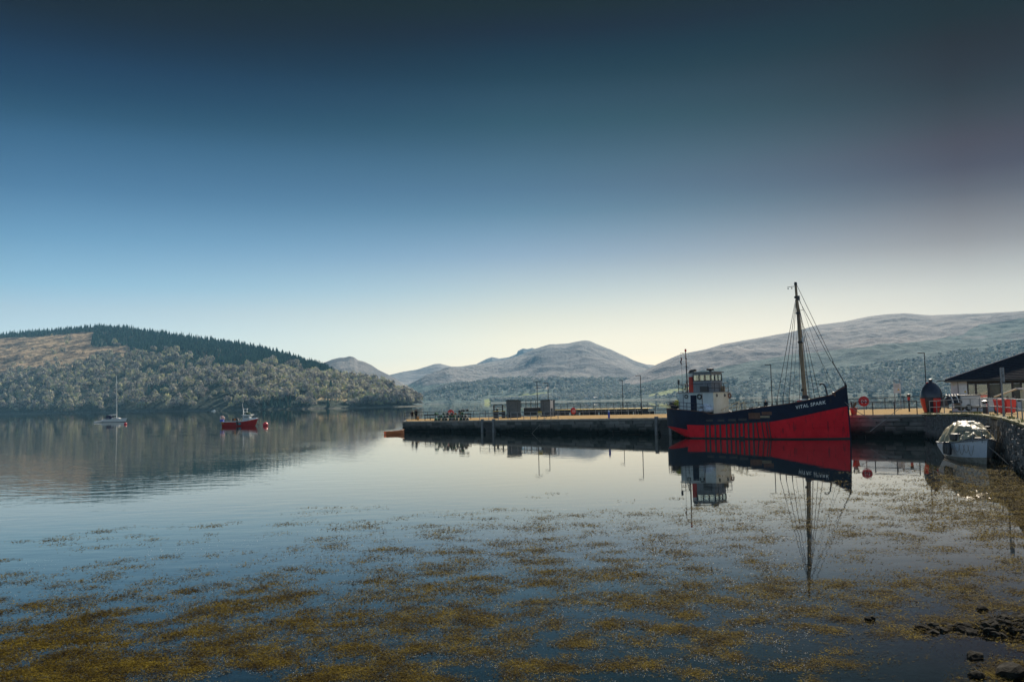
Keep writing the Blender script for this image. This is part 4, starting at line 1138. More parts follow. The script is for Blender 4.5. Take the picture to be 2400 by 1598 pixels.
M_cream = rust_paint('cream_and_lit_front_paint', (.66, .62, .47), (.78, .74, .60), (.42, .26, .12), .64, .6)  # on the deckhouse front its brighter light is painted in; true cream on the lid
M_side = rust_paint('grey_white_and_shade_paint', (.50, .54, .52), (.62, .65, .62), (.30, .24, .18), .64, .6)
M_plank = mat('grey_planks', (.16, .17, .18), (.27, .28, .29), rough=.8, scale=3, stretch=(7, 7, .5))
M_rust = mat('rusty_plate', (.11, .045, .025), (.18, .08, .045), rough=.85, scale=4)
M_glass = bpy.data.materials.new('window_glass'); M_glass.use_nodes = True
_t = M_glass.node_tree; [_t.nodes.remove(n) for n in list(_t.nodes)]
_o = _t.nodes.new('ShaderNodeOutputMaterial'); _m = _t.nodes.new('ShaderNodeMixShader'); _a = _t.nodes.new('ShaderNodeBsdfTransparent'); _a.inputs[0].default_value = (.9, .92, .88, 1)
_g = _t.nodes.new('ShaderNodeBsdfGlossy'); _g.inputs['Roughness'].default_value = .05; _m.inputs[0].default_value = .22
_t.links.new(_a.outputs[0], _m.inputs[1]); _t.links.new(_g.outputs[0], _m.inputs[2]); _t.links.new(_m.outputs[0], _o.inputs[0])
hull_sheet(lambda x: -1.3, lambda x: min(.13, rbl(x)), 5).build('boot_top', M_boot, ship, smooth=True)
hull_sheet(lambda x: min(.13, rbl(x)), rbl, 8).build('hull', M_hred, ship, smooth=True)
hull_sheet(rbl, sheer, 8).build('topsides', M_navy, ship, smooth=True)
hull_sheet(lambda x: sheer(x) - (.75 if x > 6.2 else .1), lambda x: sheer(x), 2, off=.09).build('bulwark_lining', M_rust, ship)
dk = []
for x in np.linspace(.3, 20.0, 40):
    z = sheer(x) - (.75 if x > 6.2 else .08); y = max(.01, hb(x, z) - .06); dk.append([(x, -y, z), (x, 0, z + .05), (x, y, z)])
MB().grid(dk).build('deck', M_timber, ship)
for s in (-1, 1):
    pts = [(x, s * max(0, hb(x, sheer(x)) - .04), sheer(x) + .015) for x in XS if .05 < x < 20.25]
    MB().tube(pts, .055, 6).build('bulwark_rail', M_black if s > 0 else M_rust, ship)
# wale between the paints, and a lap line in the bow plating
pts = [(x, -hb(x, rbl(x) + .06) - .005, rbl(x) + .06) for x in np.linspace(6.0, 13.2, 20)]
MB().tube(pts, .045, 6).build('rubbing_strake', M_black, ship)
pts = [(x, -hb(x, z) - .002, z) for x, z in [(x, 1.05 + .22 * (x - 15.5) / 4.5) for x in np.linspace(15.5, 20.0, 14)]]
MB().tube(pts, .022, 5).build('plate_lap', M_hred, ship)
# stem bar
MB().tube([(20.33, 0, -.4), (20.27, 0, 2.5), (20.12, 0, 5.35)], .07, 8).build('stem_bar', M_navy, ship)
# vertical fender bars
bars = [425, 462, 510, 553, 608, 645, 685, 720, 758, 800, 842, 880, 925, 962, 985]
for k, b in enumerate(bars):
    x, z, y = hull_at(b, 1325)
    lean = .0 if k < 11 else .10
    zt, zb = rbl(x) + .02, .06
    MB().bar((x - lean, -hb(x, zt) - .04, zt), (x + lean, -hb(x, zb) - .04, zb), .165, .07).build('fender_bar', M_black, ship)
x, z, y = hull_at(745, 1435); MB().box((x, -y - .05, z), (.55, .05, .18)).build('fender_plate', M_black, ship)
# freeing ports and rusty panels in the bulwark
def panel(a, b, m, name, off=.02, nx=6):
    (xa, za, _), (xb_, zb, _) = hull_at(*a), hull_at(*b)
    rows = []
    for z in (max(za, zb), min(za, zb)):
        rows.append([(x, -hb(x, z) - off, z) for x in np.linspace(xa, xb_, nx)])
    rows = [rows[0], rows[1]]
    back_ = [[(p[0], p[1] + off + .05, p[2]) for p in r] for r in rows]
    MB().grid([back_[0], rows[0], rows[1], back_[1]]).build(name, m, ship)
panel((800, 1222), (905, 1275), M_rust, 'rusty_plate'); panel((915, 1212), (1005, 1240), M_rust, 'rusty_plate')
for a, b in (((430, 1280), (490, 1297)), ((530, 1280), (590, 1297)), ((622, 1276), (690, 1294)), ((712, 1270), (785, 1290))):
    panel(a, b, M_black, 'freeing_port', .03)
panel((905, 1248), (988, 1262), mat('bare_timber', (.30, .22, .12), (.40, .30, .18)), 'timber_block', .06)
panel((905, 1263), (988, 1272), M_black, 'freeing_port', .03)
# name on the bow
cu = bpy.data.curves.new('name_text', 'FONT'); cu.body = 'VITAL SPARK'; cu.size = 1.0; cu.resolution_u = 3; cu.space_character = 1.12; cu.offset = .018
to = bpy.data.objects.new('name_text', cu); COL.objects.link(to)
tm = bpy.data.meshes.new_from_object(to.evaluated_get(bpy.context.evaluated_depsgraph_get())); bpy.data.objects.remove(to)
xs_ = [v.co.x for v in tm.vertices]; w_ = max(xs_) - min(xs_); cap_h = max(v.co.y for v in tm.vertices)
(xa, za, _), (xb_, zb, _) = hull_at(1214, 1189), hull_at(1479, 1141)
bm = bmesh.new(); bm.from_mesh(tm); bmesh.ops.triangulate(bm, faces=bm.faces); bm.to_mesh(tm); bm.free()
for v in tm.vertices:
    f = (v.co.x - min(xs_)) / w_; x = xa + (xb_ - xa) * f; z = za + (zb - za) * f + v.co.y / cap_h * .33
    v.co = (x, -hb(x, z) - .022, z)
M_letter = mat('white_lettering', (.80, .80, .76)); tm.materials.clear(); tm.materials.append(M_letter); link_mesh('name_lettering', tm, ship)

# ---- deckhouse
CZ = 4.88
MB().box((4.4, 0, (2.75 + CZ) / 2), (4.2, 3.5, CZ - 2.75)).build('deckhouse', M_side, ship)
MB().box((6.515, 0, (2.45 + CZ) / 2), (.02, 3.5, CZ - 2.45)).build('deckhouse_front', M_cream, ship)  # front sheet coloured lighter than the sides, imitating the light on it
MB().box((4.42, 0, CZ + .035), (4.45, 3.7, .06)).build('boat_deck', M_plank, ship)
MB().box((4.15, -1.765, 3.75), (.72, .03, 1.75)).build('door', M_navy, ship)
MB().box((2.9, -1.77, 3.8), (.06, .05, 1.9)).build('drain_pipe', M_plank, ship)
MB().box((5.2, -1.77, 3.8), (.05, .05, 2.0)).build('drain_pipe', M_rust, ship)
Yr = Matrix.Rotation(math.pi / 2, 3, 'Y'); Xr = Matrix.Rotation(math.pi / 2, 3, 'X')
for y in (-.98, .87):
    ph = MB().lathe([(.10, .0), (.17, .0), (.17, .05), (.10, .05)], (6.527, y, 4.55), 12, m=Yr).build('porthole', M_rail_d, ship)
    MB().lathe([(0, .02), (.105, .02)], (6.527, y, 4.55), 12, m=Yr).build('pane', M_glass, ph)
def ring(c, R, r, m, mat_, name, par):
    vs = []; b = MB()
    pts = [Vector(c) + m @ Vector((R * math.cos(a), R * math.sin(a), 0)) for a in np.linspace(0, 2 * math.pi, 17)]
    b.tube(pts, r, 6, cap=False); return b.build(name, mat_, par, smooth=True)
ring((4.9, -1.83, 4.45), .24, .07, Xr, M_black, 'tyre_fender', ship)
ring((3.3, -1.83, 4.5), .18, .05, Xr, M_black, 'tyre_fender', ship)
ring((6.7, 1.72, 4.5), .26, .08, Yr, M_rust, 'life_ring', ship)
def rail_run(pts, h, m, n, name='deck_rail'):
    b = [Vector(p) for p in pts]; tot = sum((q - p).length for p, q in zip(b, b[1:])); k = max(2, int(tot / n) + 1)
    for i in range(k):
        u = tot * i / (k - 1); acc = 0
        for p, q in zip(b, b[1:]):
            L = (q - p).length
            if u <= acc + L + 1e-6:
                c = p.lerp(q, (u - acc) / L); MB().tube([c, c + Vector((0, 0, h))], .03, 5).build('stanchion', m, ship); break
            acc += L
    for f in (1.0, .5): MB().tube([p + Vector((0, 0, h * f)) for p in b], .028, 5).build(name, m, ship)
rail_run([(2.3, 1.75, CZ), (2.3, -1.75, CZ), (3.2, -1.75, CZ)], .95, M_rail_d, .8)
rail_run([(5.9, -1.8, CZ), (6.55, -1.8, CZ), (6.55, 1.8, CZ), (3.5, 1.8, CZ)], .98, M_rail_d, 1.0)
MB().tube([(3.9, -1.8, CZ + .98), (5.9, -1.8, CZ + .98)], .025, 5).build('deck_rail', M_rail_d, ship)
# wheelhouse: planked lower walls, posts, window band, roof
WX0, WX1, WY, WZ0, WZ1 = 3.9, 6.05, 1.22, CZ + .06, 7.06
wv0, wv1 = 6.17, 6.80
for k in range(12):                          # upright boards all round
    x = WX0 + (WX1 - WX0) * (k + .5) / 12
    for s in (-1, 1): MB().box((x, s * WY, (WZ0 + wv0) / 2), ((WX1 - WX0) / 12 - .012, .07, wv0 - WZ0)).build('board', M_plank, ship)
for k in range(13):
    y = -WY + 2 * WY * (k + .5) / 13
    MB().box((WX1 + .002, y, (WZ0 + wv0) / 2), (.07, 2 * WY / 13 - .012, wv0 - WZ0)).build('board', M_plank, ship)
MB().box((WX0, 0, (WZ0 + wv0) / 2), (.06, 2 * WY, wv0 - WZ0)).build('back_wall', M_plank, ship)
MB().box(((WX0 + WX1) / 2, 0, (wv1 + WZ1) / 2), (WX1 - WX0 + .06, 2 * WY + .06, WZ1 - wv1)).build('window_head', M_plank, ship)
posts = [(x, s * WY) for s in (-1, 1) for x in np.linspace(WX0, WX1, 4)] + [(WX1, y) for y in (-WY / 3, WY / 3)] + [(WX0, y) for y in (-WY / 3, WY / 3)]
for x, y in posts: MB().box((x, y, (wv0 + wv1) / 2), (.10, .10, wv1 - wv0)).build('window_post', M_navy, ship)
for s in (-1, 1):
    for k in range(3):
        x = WX0 + (WX1 - WX0) * (k + .5) / 3
        MB().box((x, s * WY, (wv0 + wv1) / 2), ((WX1 - WX0) / 3 - .12, .012, wv1 - wv0)).build('window_pane', M_glass, ship)
for k in range(3):
    y = -WY + 2 * WY * (k + .5) / 3
    MB().box((WX1, y, (wv0 + wv1) / 2), (.012, 2 * WY / 3 - .12, wv1 - wv0)).build('window_pane', M_glass, ship)
    MB().box((WX0, y, (wv0 + wv1) / 2), (.012, 2 * WY / 3 - .12, wv1 - wv0)).build('window_pane', M_glass, ship)
MB().box(((WX0 + WX1) / 2, 0, wv0 + .01), (WX1 - WX0 + .1, 2 * WY + .1, .05)).build('window_sill', M_navy, ship)
MB().box(((WX0 + WX1) / 2 + .08, 0, WZ1 + .05), (WX1 - WX0 + .34, 2 * WY + .34, .09)).build('wheelhouse_roof', M_plank, ship)
MB().box((5.25, -WY - .05, WZ0 + .32), (1.05, .06, .60)).build('side_opening', M_black, ship)
MB().lathe([(0, 0), (.14, 0), (.14, .12), (.38, .13), (.42, .22), (.38, .36), (0, .40)], (5.3, .1, WZ1 + .095), 14).build('radar_drum', M_black, ship, smooth=True)
# funnel
fx = 3.12
MB().lathe([(.34, 0), (.32, 1.72)], (fx, -.2, CZ + .06), 16).build('funnel', mat('funnel_red', (.50, .02, .008), (.36, .03, .012), rough=.5, scale=3), ship, smooth=True)
MB().lathe([(.322, 0), (.318, .40)], (fx, -.2, CZ + 1.78), 16).build('funnel_band', mat('funnel_white', (.50, .52, .48), (.62, .63, .58), scale=4), ship, smooth=True)
MB().lathe([(.325, 0), (.33, .16)], (fx, -.2, CZ + 2.18), 16).build('funnel_top', M_black, ship, smooth=True)
MB().lathe([(0, 0), (.40, 0), (.42, .12), (.38, .2), (0, .2)], (fx + .22, -.2, CZ + 2.36), 14, m=Matrix.Rotation(-.18, 3, 'Y')).build('funnel_cap', M_black, ship)
# aft mast with yard, lamps and flag
MB().tube([(2.45, 0, CZ), (2.42, 0, 7.8)], .085, 8, .065).build('aft_mast', M_black, ship, smooth=True)
MB().tube([(2.42, 0, 7.8), (2.38, 0, 9.55)], .06, 8, .045).build('aft_topmast', M_rust, ship, smooth=True)
MB().lathe([(.09, 0), (.11, .08), (.11, .26), (.06, .32), (0, .33)], (2.38, 0, 9.5), 10).build('mast_lantern', M_red, ship)
for z in (8.65, 7.75): MB().lathe([(.06, 0), (.10, .05), (.10, .16), (.05, .2)], (2.42, 0, z), 8).build('collar', M_black, ship)
MB().bar((2.38, 0, 9.38), (1.72, 0, 9.42), .03).build('yard', M_rail_d, ship)
MB().bar((2.40, 0, 8.95), (1.95, 0, 9.38), .025).build('yard_brace', M_rail_d, ship)
MB().bar((2.45, 0, CZ + 1.5), (1.95, 0, CZ + .05), .04).build('mast_stay', M_rail_d, ship)
for x1 in (1.72, 1.80): MB().tube([(x1, 0, 9.4), (1.95 + (x1 - 1.72), -.2, 5.0)], .008, 4).build('halyard', M_rail_d, ship)
fl_ = MB()
fl_.grid([[(1.70 + .05 * math.sin(k * 1.3) + .05 * j, .05 * math.sin(k + j * 2), 8.9 - .13 * k) for j in range(4)] for k in range(7)])
fl_.build('flag', mat('dark_red_flag', (.22, .02, .02), (.05, .02, .04), rough=.9, scale=5), ship)
MB().lathe([(0, 0), (.12, 0), (.12, .5), (0, .52)], (2.05, -1.2, CZ + 1.0), 8).build('fog_horn', M_black, ship)
MB().tube([(2.4, 0, 7.9), (3.4, -.2, CZ + 2.4)], .01, 4).build('wire', M_rail_d, ship)
# aft deck rail round the stern
st = [(x, -max(.02, hb(x, 3.0) - .1), sheer(x)) for x in (5.8, 4.6, 3.4, 2.4, 1.5, .8, .35)]
st = st + [(.2, 0, 3.15)] + [(p[0], -p[1], p[2]) for p in reversed(st)]
rail_run(st, .82, M_rail_d, .95, 'stern_rail')
# cream hand rails of the hold ladders
M_hand = mat('cream_handrail', (.55, .48, .30), (.66, .58, .38), rough=.6)
for (a, b, yy) in (((560, 1200), (720, 1116), -.2), ((600, 1212), (766, 1120), -1.1)):
    (xa, za), (xb_, zb) = plane_hit(*zz(*a), -yy), plane_hit(*zz(*b), -yy)
    hr = MB().tube([(xa, yy, za), (xb_, yy, zb), (xb_ + .12, yy, zb - .9)], .04, 6).build('hand_rail', M_hand, ship)
    for f in (.25, .6, .95): MB().tube([(xa + (xb_ - xa) * f, yy, za + (zb - za) * f), (xa + (xb_ - xa) * f, yy, za - .15)], .03, 5).build('hand_rail_post', M_hand, ship)
for x in (8.0, 8.5, 9.0): MB().tube([(x, .6, 2.6), (x, .6, 3.6)], .03, 5).build('stanchion', M_rail_d, ship)
MB().tube([(7.4, .6, 3.55), (9.2, .6, 3.62)], .03, 5).build('deck_rail', M_rail_d, ship)
# hatch with boards
for (x0, x1) in ((7.6, 13.4),):
    zc = lambda x: sheer(x) - .75
    for s in (-1, 1): MB().bar((x0, s * 1.75, zc(x0) + .35), (x1, s * 1.75, zc(x1) + .35), .08, .75).build('hatch_coaming', M_rust, ship)
    for x in (x0, x1): MB().box((x, 0, zc(x) + .35), (.08, 3.5, .7)).build('hatch_coaming', M_rust, ship)
    for k in range(12):
        x = x0 + (x1 - x0) * (k + .5) / 12
        MB().box((x, 0, zc(x) + .74 + .02 * (k % 3)), ((x1 - x0) / 12 - .04, 3.4, .07), m=Euler((0, -.09, 0)).to_matrix()).build('hatch_board', M_timber, ship)
# main mast with derrick, rigging
M_mast = mat('brown_mast', (.14, .095, .05), (.30, .22, .13), rough=.6, scale=2.5, stretch=(4, 4, .5))
mt = lambda z: (15.95 - .52 * (z - 3.2) / 12.8, 0, z)
MB().tube([mt(2.9), mt(9.85)], .235, 12, .19).build('main_mast', M_mast, ship, smooth=True)
MB().tube([mt(9.85), mt(15.7)], .185, 12, .12).build('topmast', M_mast, ship, smooth=True)
MB().lathe([(.12, 0), (.155, .06), (.155, .26), (.09, .36), (0, .38)], mt(15.68), 10).build('masthead', M_black, ship, smooth=True)
for z, r in ((14.45, .25), (12.8, .22), (9.8, .28)): MB().lathe([(r * .75, -.12), (r, -.08), (r, .08), (r * .75, .12)], mt(z), 10).build('mast_band', M_black, ship)
MB().box((mt(14.4)[0] + .18, 0, 14.35), (.2, .3, .45)).build('block', M_black, ship)
MB().box((mt(9.7)[0] + .28, 0, 10.0), (.2, .24, .5)).build('mast_lamp', M_white, ship)
MB().bar((mt(15.55)[0], 0, 15.6), (14.55, 0, 15.58), .045).build('masthead_arm', M_rail_d, ship)
for x in (14.62, 15.02): MB().lathe([(.02, .16), (.06, .06), (.06, 0), (0, 0)], (x, 0, 15.36), 8).build('lantern', M_black, ship)
MB().bar((mt(13)[0], 0, 13.05), (mt(13)[0] + .6, 0, 13.1), .04).build('spreader', M_rail_d, ship)
MB().lathe([(.23, 0), (.34, .1), (.34, .5), (.26, .6)], mt(3.75), 12).build('mast_coat', M_black, ship)
MB().box((15.78, -.3, 4.9), (.22, .22, .25)).build('cleat', M_black, ship)
def wire(a, b, r=.026, name='shroud'): MB().tube([a, b], r, 5).build(name, M_rail_d, ship)
for k, x in enumerate((14.11, 14.71, 15.31)):
    y = hb(x, 3.4) - .05; zt = 14.2 - .25 * k
    wire((mt(zt)[0] - .1, -.08, zt), (x, -y, sheer(x) + .55)); MB().tube([(x, -y, sheer(x) - .05), (x + .02, -y, sheer(x) + .62)], .045, 6).build('rigging_screw', M_black, ship)
for k, x in enumerate((15.39, 15.94, 16.49)):
    y = hb(x, 3.4) - .05; zt = 14.2 - .25 * k
    wire((mt(zt)[0] + .1, .08, zt), (x, y, sheer(x) + .5)); MB().tube([(x, y, sheer(x) - .05), (x + .02, y, sheer(x) + .56)], .045, 6).build('rigging_screw', M_black, ship)
wire((mt(12.9)[0], .1, 12.9), (14.9, 1.0, 3.1), .018, 'halyard'); wire((mt(12.7)[0] + .1, .1, 12.7), (15.6, 1.9, 3.5), .018, 'halyard')
wire((mt(12.7)[0] + .15, -.1, 12.7), (16.1, -1.9, 3.7), .018, 'halyard'); wire((mt(12.9)[0] + .1, -.1, 12.9), (15.5, -2.2, 3.5), .014, 'halyard')
wire((mt(14.4)[0] + .2, .1, 14.4), (18.4, .9, 4.4), .014, 'stay'); wire((mt(12.2)[0] + .1, .1, 12.2), (18.9, .8, 4.6), .014, 'stay')
wire((mt(15.9)[0] + .05, 0, 15.9), (19.0, 0, 7.6), .026, 'forestay'); wire((mt(14.3)[0] + .15, 0, 14.3), (18.75, 0, 7.7), .028, 'forestay')
MB().tube([(18.85, 0, 7.7), (20.02, 0, 5.45)], .05, 6).build('forestay_tail', M_black, ship)
MB().lathe([(.07, 0), (.10, .1), (.07, .3)], (20.05, 0, 5.22), 8).build('stem_head', M_black, ship)
# winch box at the mast foot, gooseneck vent, bow bitts
wbx = MB().box((15.9, 0, 3.55), (1.15, 1.3, .6)).build('winch_box', M_red, ship)
MB().add([(15.3, -.68, 3.88), (16.5, -.68, 3.80), (16.5, .68, 3.80), (15.3, .68, 3.88), (15.5, -.5, 4.02), (16.3, -.5, 3.96), (16.3, .5, 3.96), (15.5, .5, 4.02)], [(0, 1, 5, 4), (1, 2, 6, 5), (2, 3, 7, 6), (3, 0, 4, 7), (4, 5, 6, 7)]).build('box_lid', M_cream, wbx)
MB().tube([(18.45, -.6, 3.4), (18.42, -.6, 4.4), (18.3, -.6, 5.1), (18.12, -.6, 5.42), (17.9, -.6, 5.5), (17.72, -.6, 5.38)], [.085, .085, .08, .075, .08, .10], 8).build('gooseneck_vent', M_rail_d, ship, smooth=True)
for y in (-.35, .35): MB().lathe([(.11, 0), (.11, .5), (.15, .54), (.15, .62), (0, .64)], (18.95, y, 4.0), 10).build('bitt', M_black, ship)
MB().box((19.18, -.7, 4.36), (.3, .35, .34)).build('fairlead', M_rust, ship)
MB().lathe([(.0, 0), (.3, 0), (.32, .32), (.29, .62), (0, .62)], (6.15, 1.1, CZ + .07), 12).build('barrel', mat('brown_barrel', (.16, .11, .06), (.28, .2, .1), scale=3), ship)

# ---- loose things aboard, each its own thing
def ship_pt(x, y, z): return Vector(SS) + Vector(SH) * x - Vector(SN) * y + Vector((0, 0, z))
M_bag = mat('pale_sack', (.50, .54, .60), (.70, .73, .78), rough=.8, scale=4, bump=.5)
def blob(mbv, sx_, sy_, sz_, rng, sub=2, jit=.1):
    bm = bmesh.new(); bmesh.ops.create_icosphere(bm, subdivisions=sub, radius=1)
    for v in bm.verts:
        n = 1 + jit * (2 * fbm(v.co.x * 1.7 + rng * 5, v.co.y * 1.7 + v.co.z * 2.3, 3, int(rng * 10)) - 1)
        v.co = Vector((v.co.x * sx_, v.co.y * sy_, v.co.z * sz_)) * float(n)
    o = len(mbv.v); mbv.v += [tuple(v.co) for v in bm.verts]; mbv.f += [tuple(q.index + o for q in f.verts) for f in bm.faces]; bm.free(); return mbv
for k, (x, y, z, a, b, c, lab) in enumerate(((6.0, -2.15, 3.05, .62, .45, .30, 'lower pale sack lying beside the cream deckhouse front'), (5.75, -2.1, 3.45, .55, .42, .20, 'topmost pale sack on the heap beside the deckhouse'), (5.45, -2.15, 2.98, .5, .4, .22, 'pale sack at the left of the heap beside the deckhouse'))):
    o = blob(MB(), a, b, c, k + .4, 3, .35).build('sack', M_bag, smooth=True); o.location = ship_pt(x, y, z); o.rotation_euler = (0, 0, math.atan2(SH[1], SH[0]) + .2 * k)
    prop(o, lab, 'sack', 'pale sacks on the ship deck')
for k, (x, y, z, m, lab) in enumerate(((1.3, -.9, 3.5, M_net[1], 'dark heap of net on the ship stern'), (1.9, -1.1, 3.75, mat('yellow_net', (.45, .38, .04), (.25, .3, .05), rough=.9, scale=14), 'yellow coil of net on the ship stern'), (2.0, -.2, 3.4, M_net[0], 'green heap of net behind the yellow coil on the ship stern'))):
    o = blob(MB(), .5, .5, .36, k + 2.2, 3, .6).build('net_heap', m); o.location = ship_pt(x, y, z)
    prop(o, lab, 'net')
M_scrap = mat('pale_tarpaulin', (.55, .55, .50), (.72, .70, .62), rough=.8, scale=6)
for k, (x, lab) in enumerate(((11.0, 'left scrap of pale tarpaulin on the ship hatch edge'), (11.9, 'middle scrap of pale tarpaulin on the ship hatch edge'), (12.8, 'right scrap of pale tarpaulin on the ship hatch edge'))):
    b = MB(); b.grid([[( .14 * i - .4, .16 * j, .10 * float(fbm(i * .7 + k * 3, j * .8, 2, 3)) + .02 * i) for i in range(7)] for j in range(4)])
    o = b.build('tarpaulin', M_scrap); o.location = ship_pt(x, -2.4, sheer(x) + .02); o.rotation_euler = (0, 0, math.atan2(SH[1], SH[0])); prop(o, lab, 'tarpaulin')
# warps to the quay
def rope(a, b, sag, r, label, m=M_rope):
    a, b = Vector(a), Vector(b)
    pts = [a.lerp(b, t) - Vector((0, 0, sag * 4 * t * (1 - t))) for t in np.linspace(0, 1, 14)]
    prop(MB().tube(pts, r, 5).build('mooring_rope', m), label, 'rope', 'mooring ropes at the quay')
rope(ship_pt(20.0, -.2, 3.6), sw(77.8, .3, .02), 1.15, .03, 'slack mooring rope from the ship bow to the quay by the big buoy')
rope(sw(77.5, .4, 1.1), P(2039, 1011, 84), .0, .025, 'straight rope running from the quay railing down to the water')
# ================================================================ boats on the water
def simple_hull(L, B, H, mat_lo, mat_hi, parent, sheer_up=.25, split=.45, transom=.8, draft=.25, rake=.35):
    def y_(x, v):
        u = x / L; b = B / 2 * (1 - max(0, (u - .45) / .55) ** 2.2) * (transom + (1 - transom) * min(1, u / .35))
        return b * (.55 + .45 * v ** .6)
    def sheet(v0, v1, n=5):
        rows = []
        for v in np.linspace(v0, v1, n):
            near, far = [], []
            for u in np.linspace(0, 1, 18):
                z = -draft + (H + sheer_up * max(0, (u - .4) / .6) ** 2 * H + draft) * v
                x = L * u + (rake * (v - 1) * H if u > .6 else 0) * (u - .6) / .4
                near.append((x - L / 2, -y_(L * u, v), z)); far.append((x - L / 2, y_(L * u, v), z))
            rows.append(near + far[::-1] + [near[0]])
        return MB().grid(rows)
    sheet(0, split).build('lower_hull', mat_lo, parent, smooth=True)
    sheet(split, 1).build('hull', mat_hi, parent, smooth=True)
    rows = []
    for u in np.linspace(0, 1, 18):
        z = H + sheer_up * max(0, (u - .4) / .6) ** 2 * H - .03
        rows.append([(L * u - L / 2, -y_(L * u, 1), z), (L * u - L / 2, 0, z + .03), (L * u - L / 2, y_(L * u, 1), z)])
    return MB().grid(rows)
M_gel = mat('white_hull', (.92, .91, .86), (.88, .87, .82), rough=.35, scale=2)
M_antif = mat('dark_antifouling', (.02, .02, .03))
# --- sailing yacht
yp = P(270, 989, 306); L = 8.9
o = thing('sailing_yacht', 'white sailing yacht at anchor with bare mast and dark cockpit cover', 'yacht', (yp[0], yp[1], 0), -.12)
simple_hull(L, 2.9, 1.05, M_antif, M_gel, o, .35, .24, .75, .22, .7).build('deck', M_white, o)
c = MB(); c.add([(-.9, -.95, 1.05), (2.2, -.6, 1.15), (2.2, .6, 1.15), (-.9, .95, 1.05), (-.8, -.75, 1.55), (1.3, -.45, 1.5), (1.3, .45, 1.5), (-.8, .75, 1.55)], [(0, 1, 5, 4), (1, 2, 6, 5), (2, 3, 7, 6), (3, 0, 4, 7), (4, 5, 6, 7)]); c.build('cabin', M_white, o)
for s in (-1, 1): MB().box((.2, s * .84, 1.3), (1.4, .03, .16)).build('cabin_window', M_black, o)
b = MB(); b.grid([[(-2.9 + 2.0 * i / 5, 1.05 * math.cos(a), 1.1 + (1.25 if i < 4 else 1.0) * math.sin(a)) for i in range(6)] for a in np.linspace(0, math.pi, 9)])
b.build('cockpit_cover', mat('navy_canvas', (.015, .018, .045), (.03, .03, .07), rough=.9, scale=6), o)
for x in (-2.5, -1.9): MB().box((x, -.98, 1.5), (.34, .05, .34)).build('cover_window', M_rail, o)
MB().tube([(.55, 0, 1.3), (.30, 0, 16.0)], .15, 8, .11).build('mast', mat('pale_mast', (.86, .80, .66), (.9, .86, .75), rough=.4), o, smooth=True)
MB().tube([(.5, 0, 2.6), (-2.4, 0, 2.45)], .17, 8, .12).build('boom', M_white, o)
for z, w in ((11.2, .9), (6.4, 1.1)): MB().box((.42, 0, z), (.05, w * 2, .05)).build('spreader', M_rail, o)
for a, bb in (((.32, 0, 15.8), (4.35, 0, 1.5)), ((.32, 0, 15.8), (-4.3, 0, 1.2)), ((.4, 0, 11.2), (.4, 1.2, 1.2)), ((.4, 0, 11.2), (.4, -1.2, 1.2))):
    MB().tube([a, bb], .012, 4).build('stay', M_rail, o)
for s in (-1, 1): MB().tube([(4.3, 0, 1.95), (3.4, s * .7, 1.8), (3.4, s * .7, 1.25)], .025, 5).build('pulpit', M_rail, o)
d = thing('tender', 'small white tender tied at the stern of the yacht', 'dinghy', (yp[0] - 5.6, yp[1] - .8, 0), .1)
for s in (-1, 1): MB().tube([(-1.1, s * .5, .22), (.6, s * .5, .25), (1.1, s * .1, .35)], .2, 8).build('side_tube', M_gel, d, smooth=True)
MB().box((-.2, 0, .12), (1.7, .8, .06)).build('floor', M_rail, d)
def buoy(px, py, R, label, sq=.85):
    p = Pz(px, py, 0); o = thing('mooring_buoy', label, 'buoy', (p[0], p[1], 0))
    prof = [(R * math.sin(a), R * sq * (.55 - math.cos(a))) for a in np.linspace(0.02, math.pi - .02, 14)]
    MB().lathe(prof, n=18).build('float', mat('bright_red_plastic', (.75, .03, .04), (.68, .04, .05), rough=.35, scale=2), o, smooth=True)
    t = R * sq * 1.55
    pts = [(.12 * math.cos(a), 0, t + .02 + .12 * math.sin(a)) for a in np.linspace(0, math.pi, 7)]
    MB().tube(pts, .03, 5).build('eye', M_rail, o)
buoy(622, 997.5, .60, 'large round red mooring buoy right of the red workboat')
buoy(294, 994.5, .42, 'small red mooring buoy below the bow of the white yacht')
# --- red workboat
wp = P(565, 998.5, 203); L = 8.3
o = thing('workboat', 'red workboat with a white wheelhouse forward and gear on its stern', 'workboat', (wp[0], wp[1], 0), -.12)
M_wred = mat('workboat_red', (.40, .012, .010), (.5, .02, .015), rough=.4, scale=2)
simple_hull(L, 2.8, .95, M_wred, M_wred, o, .75, .5, .9, .3, .9).build('deck', M_white, o)
MB().bar((-4.0, -1.28, 1.0), (1.2, -1.40, 1.12), .08, .20).build('gunwale', mat('dull_white', (.5, .52, .48), (.62, .62, .56), scale=4), o)
MB().bar((-4.0, 1.28, 1.0), (1.2, 1.40, 1.12), .08, .20).build('gunwale', mat('dull_white', (.5, .52, .48)), o)
MB().add([(2.3, -.9, 1.35), (4.15, -.15, 1.62), (4.15, .15, 1.62), (2.3, .9, 1.35), (2.3, -.8, 1.75), (3.6, -.2, 1.8), (3.6, .2, 1.8), (2.3, .8, 1.75)], [(0, 1, 5, 4), (1, 2, 6, 5), (2, 3, 7, 6), (3, 0, 4, 7), (4, 5, 6, 7)]).build('foredeck', M_gel, o)
MB().add([(.75, -.75, 1.0), (2.0, -.7, 1.1), (2.0, .7, 1.1), (.75, .75, 1.0), (.7, -.8, 2.45), (2.45, -.75, 2.45), (2.45, .75, 2.45), (.7, .8, 2.45)], [(0, 1, 5, 4), (1, 2, 6, 5), (2, 3, 7, 6), (3, 0, 4, 7), (4, 5, 6, 7)]).build('wheelhouse', M_side, o)
